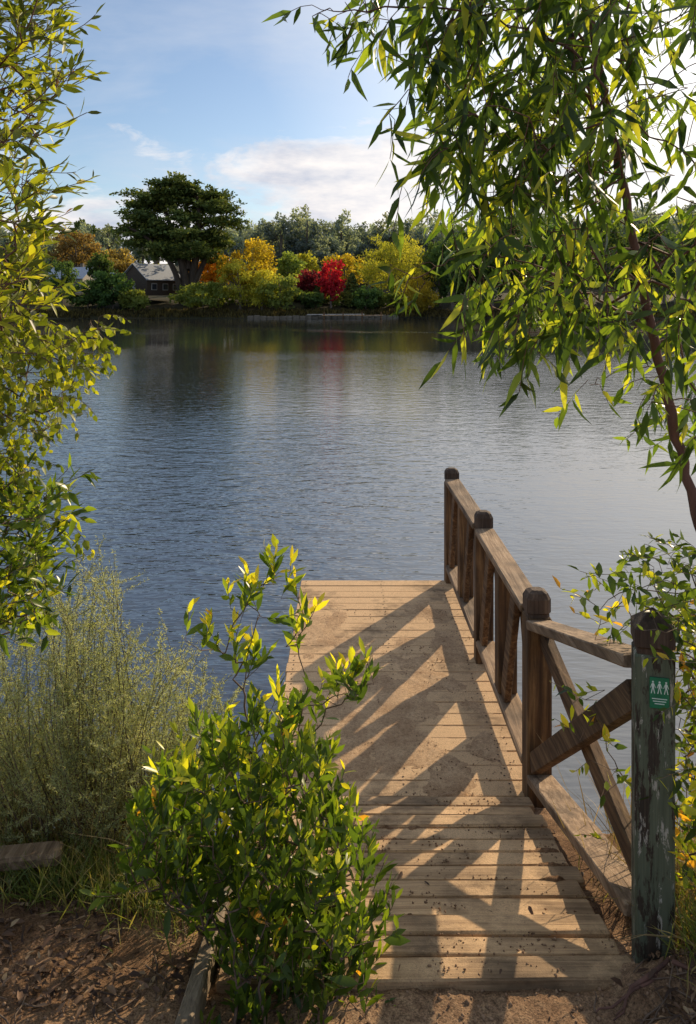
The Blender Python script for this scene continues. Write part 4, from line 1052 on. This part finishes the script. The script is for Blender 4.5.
# houses
roof_blue = plain_mat('corrugated_roof', (.30, .34, .40), (.42, .46, .52), 2.5, .5, .2, (6, .3, 1))
roof_red = plain_mat('faded_pink_roof', (.42, .24, .22), (.55, .36, .32), 2, .7)
wall_dark = plain_mat('dark_boards', (.055, .04, .03), (.11, .08, .06), 3, .8, .2, (1, 1, 6))
wall_cream = plain_mat('cream_render', (.42, .38, .31), (.55, .50, .42), 1, .8)
glass = plain_mat('window_glass', (.03, .04, .05), (.06, .07, .09), 1, .1)
frame_m = plain_mat('window_frame', (.5, .48, .44), (.62, .6, .55), 4, .6)
stone_m = plain_mat('pale_stone', (.09, .075, .05), (.20, .17, .13), 1.5, .9, .5)
def house(px, d, w, l, hw, hr, rot, roofm, wallm, label, zoff=0):
    x = (px - CX) * d / F; z0 = gz(x, d) - .15 + zoff; O = Vector((x, d, z0)); M = Matrix.Rotation(rot, 3, 'Z')
    t = empty('house', O, label, 'house')
    def tr_(V): return [tuple(M @ Vector(v) + O) for v in V]
    b = MB(); V = [(-l / 2, -w / 2, 0), (l / 2, -w / 2, 0), (l / 2, w / 2, 0), (-l / 2, w / 2, 0), (-l / 2, -w / 2, hw), (l / 2, -w / 2, hw), (l / 2, w / 2, hw), (-l / 2, w / 2, hw), (-l / 2, 0, hw + hr), (l / 2, 0, hw + hr)]
    b.add(tr_(V), [(0, 1, 5, 4), (2, 3, 7, 6), (1, 2, 6, 9, 5), (3, 0, 4, 8, 7)]); b.build('wall', wallm, t)
    b = MB(); e = .5; th = .12
    for sgn in (-1, 1):
        k = hr / (w / 2); V = []
        for xx in (-l / 2 - e, l / 2 + e):
            V += [(xx, 0, hw + hr + .02), (xx, sgn * (w / 2 + e), hw - k * e + .02), (xx, sgn * (w / 2 + e), hw - k * e + .02 + th), (xx, 0, hw + hr + .02 + th)]
        b.add(tr_(V), [(0, 1, 2, 3), (7, 6, 5, 4), (0, 4, 5, 1), (3, 2, 6, 7), (1, 5, 6, 2)])
    rf = b.build('roof', roofm, t)
    b = MB(); b.box(M @ Vector((l * .2, w * .12, hw + hr + .35)) + O, (.6, .6, 1.1), M, .03); b.build('chimney', stone_m, rf)
    for u in (-.3, .02, .32):
        b = MB(); b.box(M @ Vector((l * u, -w / 2 - .02, 1.5)) + O, (1.3, .08, 1.2), M, 0); f = b.build('window', frame_m, t)
        b = MB(); b.box(M @ Vector((l * u, -w / 2 - .07, 1.5)) + O, (1.1, .04, 1.0), M, 0); b.build('pane', glass, f)
    b = MB(); b.box(M @ Vector((-l / 2 - .03, .2, 1.05)) + O, (.08, 1.0, 2.1), M, 0); b.build('door', frame_m, t)
    return t
house(152, 147, 6.5, 8.5, 3.0, 2.6, R(57), roof_blue, wall_dark, 'dark boarded house with a pale grey gabled roof beneath the cypress', 1.3)
house(73, 158, 6, 8, 3.0, 2.0, R(-15), roof_blue, wall_cream, 'leftmost grey-roofed house half hidden behind the left foliage', .8)
house(93, 162, 5, 8, 2.4, 1.6, R(10), roof_blue, wall_cream, 'low pale-roofed outbuilding between the two grey-roofed houses', .6)
house(296, 152, 5, 6.5, 2.6, 1.6, R(8), roof_red, wall_dark, 'small house with a faded pink roof among the maples', 0)
# stone landing wall and landing stage
def landing():
    t = empty('landing_wall', (-5, 137, .2), 'low pale stone landing wall along the water below the maples', 'wall')
    b = MB(); 
    for k in range(24):
        x = -16 + k * 1.05; y_ = shore(x) - .3
        b.box((x, y_, -.02 + random.uniform(-.08, .08)), (1.02, .9, random.uniform(.6, .95)), None, .08, jit=.05)
    b.build('stone_face', stone_m, t)
    b = MB(); 
    for k in range(6): x = -6 + k * 1.6; b.box((x, shore(x) - .3, .56), (1.56, 1.2, .16), None, .03)
    b.build('coping', plain_mat('pale_coping', (.36, .33, .28), (.5, .46, .4), 2, .8), t)
    t = empty('landing_stage', (2, 130, .2), 'small timber landing stage below the red maple on the far bank', 'landing stage')
    b = MB()
    for k in range(20): b.box((-4 + k * .5, 130.6, .5), (.46, 2.4, .08), None, .01)
    b.build('deck', step_wood, t)
    for k in range(4):
        for yy in (129.6, 131.4): b = MB(); b.box((-3.9 + k * 3.1, yy, .1), (.2, .2, 1.9), None, .02); b.build('pile', post_wood, t)
landing()
S.render.engine = 'CYCLES'
